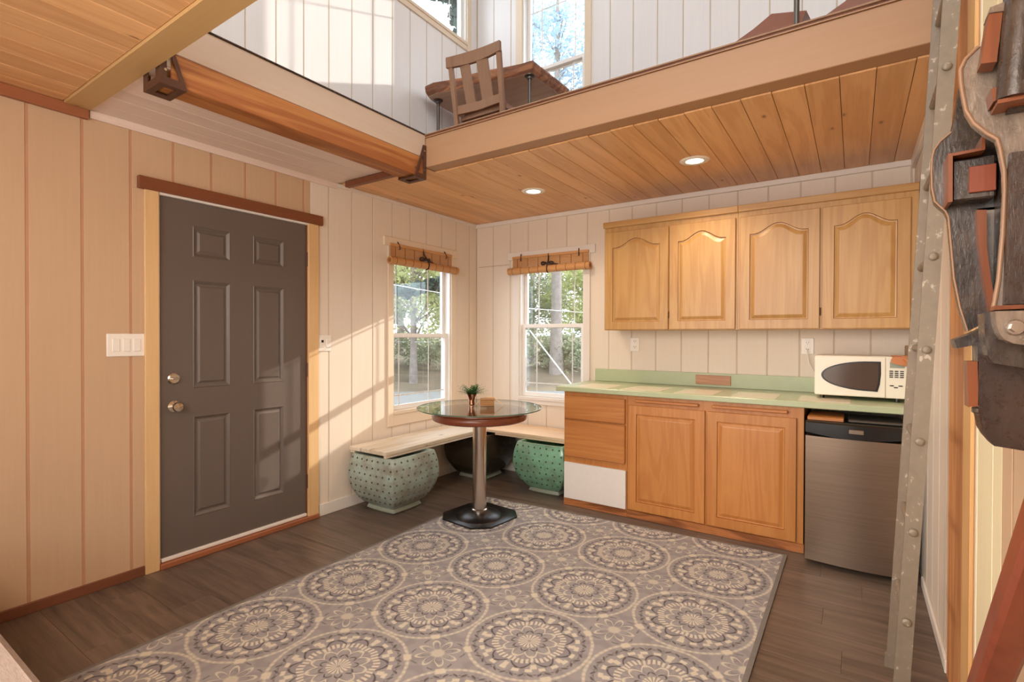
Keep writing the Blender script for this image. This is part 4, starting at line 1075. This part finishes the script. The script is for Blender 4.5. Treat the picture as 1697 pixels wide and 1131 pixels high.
MB().prism([(3.424, 1.356), (3.426, 1.331), (3.430, 1.316), (3.436, 1.306), (3.448, 1.299), (3.475, 1.294), (3.524, 1.292), (3.524, 1.356)], -2.905, -2.862).build('bolt_plate', 'grey_wood', t)
MB().prism([(3.416, 1.354), (3.418, 1.309), (3.422, 1.276), (3.430, 1.262), (3.484, 1.252), (3.525, 1.252), (3.525, 1.3595), (3.432, 1.3595)], -2.861, -2.80).build('body_block', 'dark_wood', t)
MB().prism([(3.425, 1.3585), (3.524, 1.362), (3.524, 1.368), (3.425, 1.366)], -2.898, -2.8625).build('orange_lip', 'orange_wood', t)
MB().prism([(3.416, 1.30), (3.42, 1.156), (3.424, 1.13), (3.431, 1.116), (3.442, 1.1), (3.483, 1.096), (3.525, 1.096), (3.525, 1.30), (3.43, 1.30)], -2.80, -2.745).build('lower_block', 'umber_wood', t)
MB().prism([(3.402, 1.262), (3.4185, 1.263), (3.4185, 1.175), (3.404, 1.172)], -2.80, -2.758).build('side_block', 'orange_wood', t)
B(3.411, 3.4215, -2.80, -2.78, 1.160, 1.1715, 0.002).build('peg', 'dark_wood', t)
MB().prism([(3.414, 1.892), (3.432, 1.889), (3.425, 1.803), (3.404, 1.806)], -2.89, -2.85).build('top_block', 'orange_wood', t)
MB().prism([(3.413, 1.8925), (3.415, 1.902), (3.434, 1.905), (3.433, 1.8895)], -2.893, -2.848).build('top_cap', 'grey_wood', t)
MB().tube([(3.450, -2.885, 1.732), (3.462, -2.885, 1.95)], 0.027, 20).build('round_post', 'dark_wood', t, smooth=True)
MB().prism([(3.445, 1.72), (3.526, 1.72), (3.526, 1.96), (3.455, 1.96)], -2.864, -2.8425).build('post_backing', 'dark_wood', t)
MB().prism([(3.425, 1.7315), (3.524, 1.7345), (3.524, 1.727), (3.425, 1.7245)], -2.90, -2.843).build('orange_ledge', 'orange_wood', t)
MB().prism([(3.418, 1.757), (3.429, 1.758), (3.431, 1.7355), (3.421, 1.733)], -2.89, -2.843).build('small_block', 'orange_wood', t)
MB().prism([(3.373, 1.685), (3.380, 1.685), (3.424, 1.687), (3.425, 1.711), (3.429, 1.711), (3.4295, 1.682), (3.3805, 1.679), (3.381, 1.586), (3.374, 1.586)], -2.77, -2.7005).build('orange_border', 'orange_wood', t)
B(3.383, 3.450, -2.745, -2.7005, 1.592, 1.676, 0.003).build('raised_square', 'dark_wood', t)
B(3.408, 3.4495, -2.752, -2.7455, 1.604, 1.657, 0.001).build('red_inlay', 'rail_red', t)
m = MB().loft([[(3.449 + r*math.cos(PI/3*k+0.3), y, 1.327 + r*math.sin(PI/3*k+0.3)) for k in range(6)] for r, y in ((0.0085, -2.913), (0.0085, -2.922))])
m.build('nut', 'chrome', t)
MB().loft([[(3.449 + r*math.cos(PI/8*k), y, 1.327 + r*math.sin(PI/8*k)) for k in range(16)] for r, y in ((0.014, -2.9055), (0.014, -2.908), (0.012, -2.9128))]).build('washer', 'steel', t, smooth=True)
# leaning red-brown rail
t = tag(empty('stair_rail', (3.44, -2.25, 0.0)), 'red-brown wooden rail slanting up along the right wall', 'rail')
a_, b_ = Vector((3.445, -2.27, 0.03)), Vector((3.445, -3.75, 1.80))
d_ = (b_-a_).normalized(); s_ = Vector((1, 0, 0)); n_ = d_.cross(s_)
def sq(p, w, h2): return [tuple(p + s_*x*w + n_*y*h2) for x, y in ((-1, -.7), (-.7, -1), (.7, -1), (1, -.7), (1, .7), (.7, 1), (-.7, 1), (-1, .7))]
MB().loft([sq(a_, 0.026, 0.026), sq(b_, 0.026, 0.026)]).build('handrail', 'rail_red', t, smooth=True)

# ------------------------------------------------------------------ daybed in the bottom left corner
t = tag(empty('ottoman', (1.25, -4.1, 0.0)), 'grey woven upholstered ottoman in the near left corner', 'ottoman')
B(0.15, 1.95, -4.55, -3.733, 0.10, 0.452, 0.02).build('cushion', 'sofa', t)
for (x, y) in ((0.22, -3.80), (1.88, -3.80), (0.22, -4.48), (1.88, -4.48)): B(x-0.025, x+0.025, y-0.025, y+0.025, 0.0105 if x > 0.7 else 0.0005, 0.0999, 0.003).build('leg', 'umber_wood', t)

# ------------------------------------------------------------------ outside
def gh(x, y):
    d = math.hypot(x-3.2, y+4.1)
    return -0.4 + (0.85*max(0, min(1, (d-15.6)/3.0)) if (x < -2) else 0) * (0.7+0.3*math.sin(x*0.9)) + 0.05*math.sin(x*1.3)*math.cos(y*1.1) + (max(0, d-22)*0.02)
m = MB(); N = 44; S = 80.0
V = [(-50+S*i/N, -8+S*0.9*j/N) for j in range(N+1) for i in range(N+1)]
m.add([(x, y, gh(x, y)-0.02) for x, y in V], [(j*(N+1)+i, j*(N+1)+i+1, (j+1)*(N+1)+i+1, (j+1)*(N+1)+i) for j in range(N) for i in range(N)])
struct(m.build('ground', 'ground', smooth=True), 'dry brown forest ground outside', 'ground')
m = MB(); R_ = []
for k in range(30):
    a = math.radians(-75 + 75*k/29)
    for_d = (11.6, 15.4); R_.append([(3.2 + d*math.sin(a), -4.1 + d*math.cos(a), -0.33) for d in for_d])
V = [p for r in R_ for p in r]
m.add(V, [(2*k, 2*k+1, 2*k+3, 2*k+2) for k in range(29)])
struct(m.build('road', 'road'), 'pale gravel road outside the windows', 'road')
def tree(x, y, z0, h, r, crown, leafmat, label, seed, n, leaf=0.09, group='trees outside the windows', cone=False, lean=0.0):
    t = tag(empty('tree', (x, y, z0)), label, 'tree', group)
    q = random.Random(seed)
    MB().tube([(x+lean*k/6*h*0.1, y, z0 - 0.1 + h*k/6) for k in range(7)], [r*1.5, r*1.05, r, r*0.9, r*0.75, r*0.55, r*0.25], 14).build('trunk', 'bark', t, smooth=True)
    m = MB()
    cl = []
    for c in crown:
        cx_, cy_, cz_, cr, ch = c
        for k in range(int(9*cr*cr)+5):
            u_ = Vector((q.gauss(0, 1), q.gauss(0, 1), q.gauss(0, 1))).normalized()*q.random()**0.4
            cl.append((cx_ + u_.x*cr, cy_ + u_.y*cr, cz_ + u_.z*ch, 0.25+0.35*q.random()))
    if cone:
        cl = []
        for k in range(70):
            f = q.random(); zz = z0 + h*(0.15+0.85*f); rr = (1-f)*crown[0][3]*q.uniform(0.5, 1); a = q.uniform(0, 2*PI)
            for s in range(3): cl.append((x + math.cos(a)*rr*(s+1)/3, y + math.sin(a)*rr*(s+1)/3, zz - 0.12*s, 0.22))
    br = MB()
    for (a, b, c, s) in cl[::3]:
        zt = min(c-0.3, z0+h*0.9); br.tube([(x, y, max(z0+0.5, zt-0.6)), ((x+a)/2, (y+b)/2, (zt+c)/2), (a, b, c)], [0.035, 0.02, 0.008], 5, cap=False)
    if br.v: stuff(br.build('branches', 'bark', t))
    for k in range(n):
        a, b, c, s = cl[q.randrange(len(cl))]
        p = Vector((a + q.gauss(0, s*0.6), b + q.gauss(0, s*0.6), c + q.gauss(0, s*0.5 if not cone else 0.08)))
        d1 = Vector((q.gauss(0, 1), q.gauss(0, 1), q.gauss(0, 0.6))).normalized(); d2 = d1.cross(Vector((q.gauss(0, 1), q.gauss(0, 1), q.gauss(0, 1)))).normalized()
        L = leaf*q.uniform(0.6, 1.3)
        m.add([p-d1*L, p+d2*L*0.5, p+d1*L, p-d2*L*0.5], [(0, 1, 2, 3)])
    stuff(m.build('foliage', leafmat, t))
    return t
def at_(ang, d): a = math.radians(ang); return (3.217 - d*math.sin(a), -4.134 + d*math.cos(a))
def T(ang, d, h, r, crowns, mat, label, seed, n, **k):
    x, y = at_(ang, d); z = gh(x, y)
    cr = [(x+a, y+b, c, e, f) for a, b, c, e, f in crowns]
    return tree(x, y, z, h, r, cr, mat, label, seed, n, **k)
T(28.9, 17.5, 13, 0.17, [(0, 0, 10.5, 2.0, 2.0), (0.5, 0, 7.4, 1.2, 0.7)], 'leaf_pale', 'tall tree with thick grey trunk seen through the back window', 1, 2600, leaf=0.09)
T(44.8, 17.2, 9, 0.10, [(0, 0, 4.6, 2.4, 2.0), (1.2, 0.6, 2.6, 1.2, 0.9), (-1.2, -0.6, 2.8, 1.2, 1.0)], 'leaf_bright', 'bright green leafy tree seen through the left window', 2, 9000, leaf=0.075)
T(49.2, 19, 8, 0.10, [(0, 0, 3.4, 1.7, 2.8)], 'leaf_mid', 'mid green tree at the left edge of the left window', 3, 6500, leaf=0.075)
T(41.0, 18, 9, 0.10, [(0, 0, 3.8, 1.8, 3.0)], 'leaf_bright', 'yellow-green tree behind the right part of the left window', 4, 6500, leaf=0.075)
T(32.6, 21, 8, 0.12, [(0, 0, 3.2, 1.9, 3.0)], 'leaf_mid', 'leafy tree left of the grey trunk in the back window', 5, 7000, leaf=0.075)
T(25.8, 20, 8, 0.11, [(0, 0, 3.2, 1.9, 2.8)], 'leaf_bright', 'leafy tree right of the grey trunk in the back window', 6, 6500, leaf=0.075)
T(29.2, 28, 15, 0.16, [(0, 0, 5.2, 4.2, 4.6)], 'leaf_mid', 'broad pale tree far behind the grey trunk', 7, 8500, leaf=0.11)
T(46.2, 29, 14, 0.16, [(0, 0, 5.2, 5.0, 4.6)], 'leaf_bright', 'broad tree far behind the left window', 8, 9000, leaf=0.11)
T(39.4, 13.2, 20, 0.15, [(0, 0, 8, 1.5, 5)], 'leaf_dark', 'dark conifer seen at the right edge of the upper left window', 9, 11000, leaf=0.17, cone=True)
T(31.6, 23.5, 18, 0.10, [(0, 0, 14.5, 2.0, 4.0)], 'leaf_pale', 'airy tall tree filling the upper back window', 10, 5000, leaf=0.08)
# low shrubs on the bank
for i, (ang, d, lab) in enumerate(((47.5, 19.5, 'low shrub on the bank seen low in the left window'), (43.0, 20.0, 'low dark shrub on the bank right of the trunk'), (30.5, 18.5, 'low shrub beside the foot of the grey trunk'), (26.6, 18.0, 'low shrub at the right of the back window'))):
    x, y = at_(ang, d); z = gh(x, y)
    tree(x, y, z, 0.9, 0.04, [(x, y, z+0.6, 1.3, 0.5)], 'leaf_mid', lab, 30+i, 1600, 0.07, 'shrubs on the bank')
# unseen low fence added outside the back window to cut the low sun
t = tag(empty('sun_cut_fence', (1.75, 0.85, -0.4)), 'low wooden board fence added outside to cut the sun, right of the back window', 'fence')
for k in range(9): B(0.98, 2.50, 0.84, 0.86, -0.36+0.2*k, -0.17+0.2*k, 0.002).build('slat', 'bark', t)
for x in (1.02, 1.75, 2.46): B(x-0.04, x+0.04, 0.8605, 0.94, -0.5, 1.42, 0.004).build('post', 'bark', t)
# cable and guy wire
t = tag(MB().tube([(-4.53, 1.52, 2.46), (-3.552, 2.171, 2.222), (-2.95, 2.574, 2.097), (-1.507, 3.54, 1.804), (-0.764, 4.038, 1.74), (0.3, 4.8, 1.74)], 0.006, 6).build('utility_cable', 'cable'), 'thin white cable crossing outside both windows', 'cable')
tag(MB().tube([(-1.54, 3.514, 1.421), (-0.968, 3.889, 0.539), (-0.36, 4.28, -0.38)], 0.011, 8).build('guy_pole', 'cable'), 'slanting white pole outside the back window', 'pole')
tag(MB().tube([(-4.6, 1.47, -0.4), (-4.6, 1.47, 3.0)], 0.06, 10).build('utility_post', 'bark'), 'wooden post carrying the white cable outside', 'post')
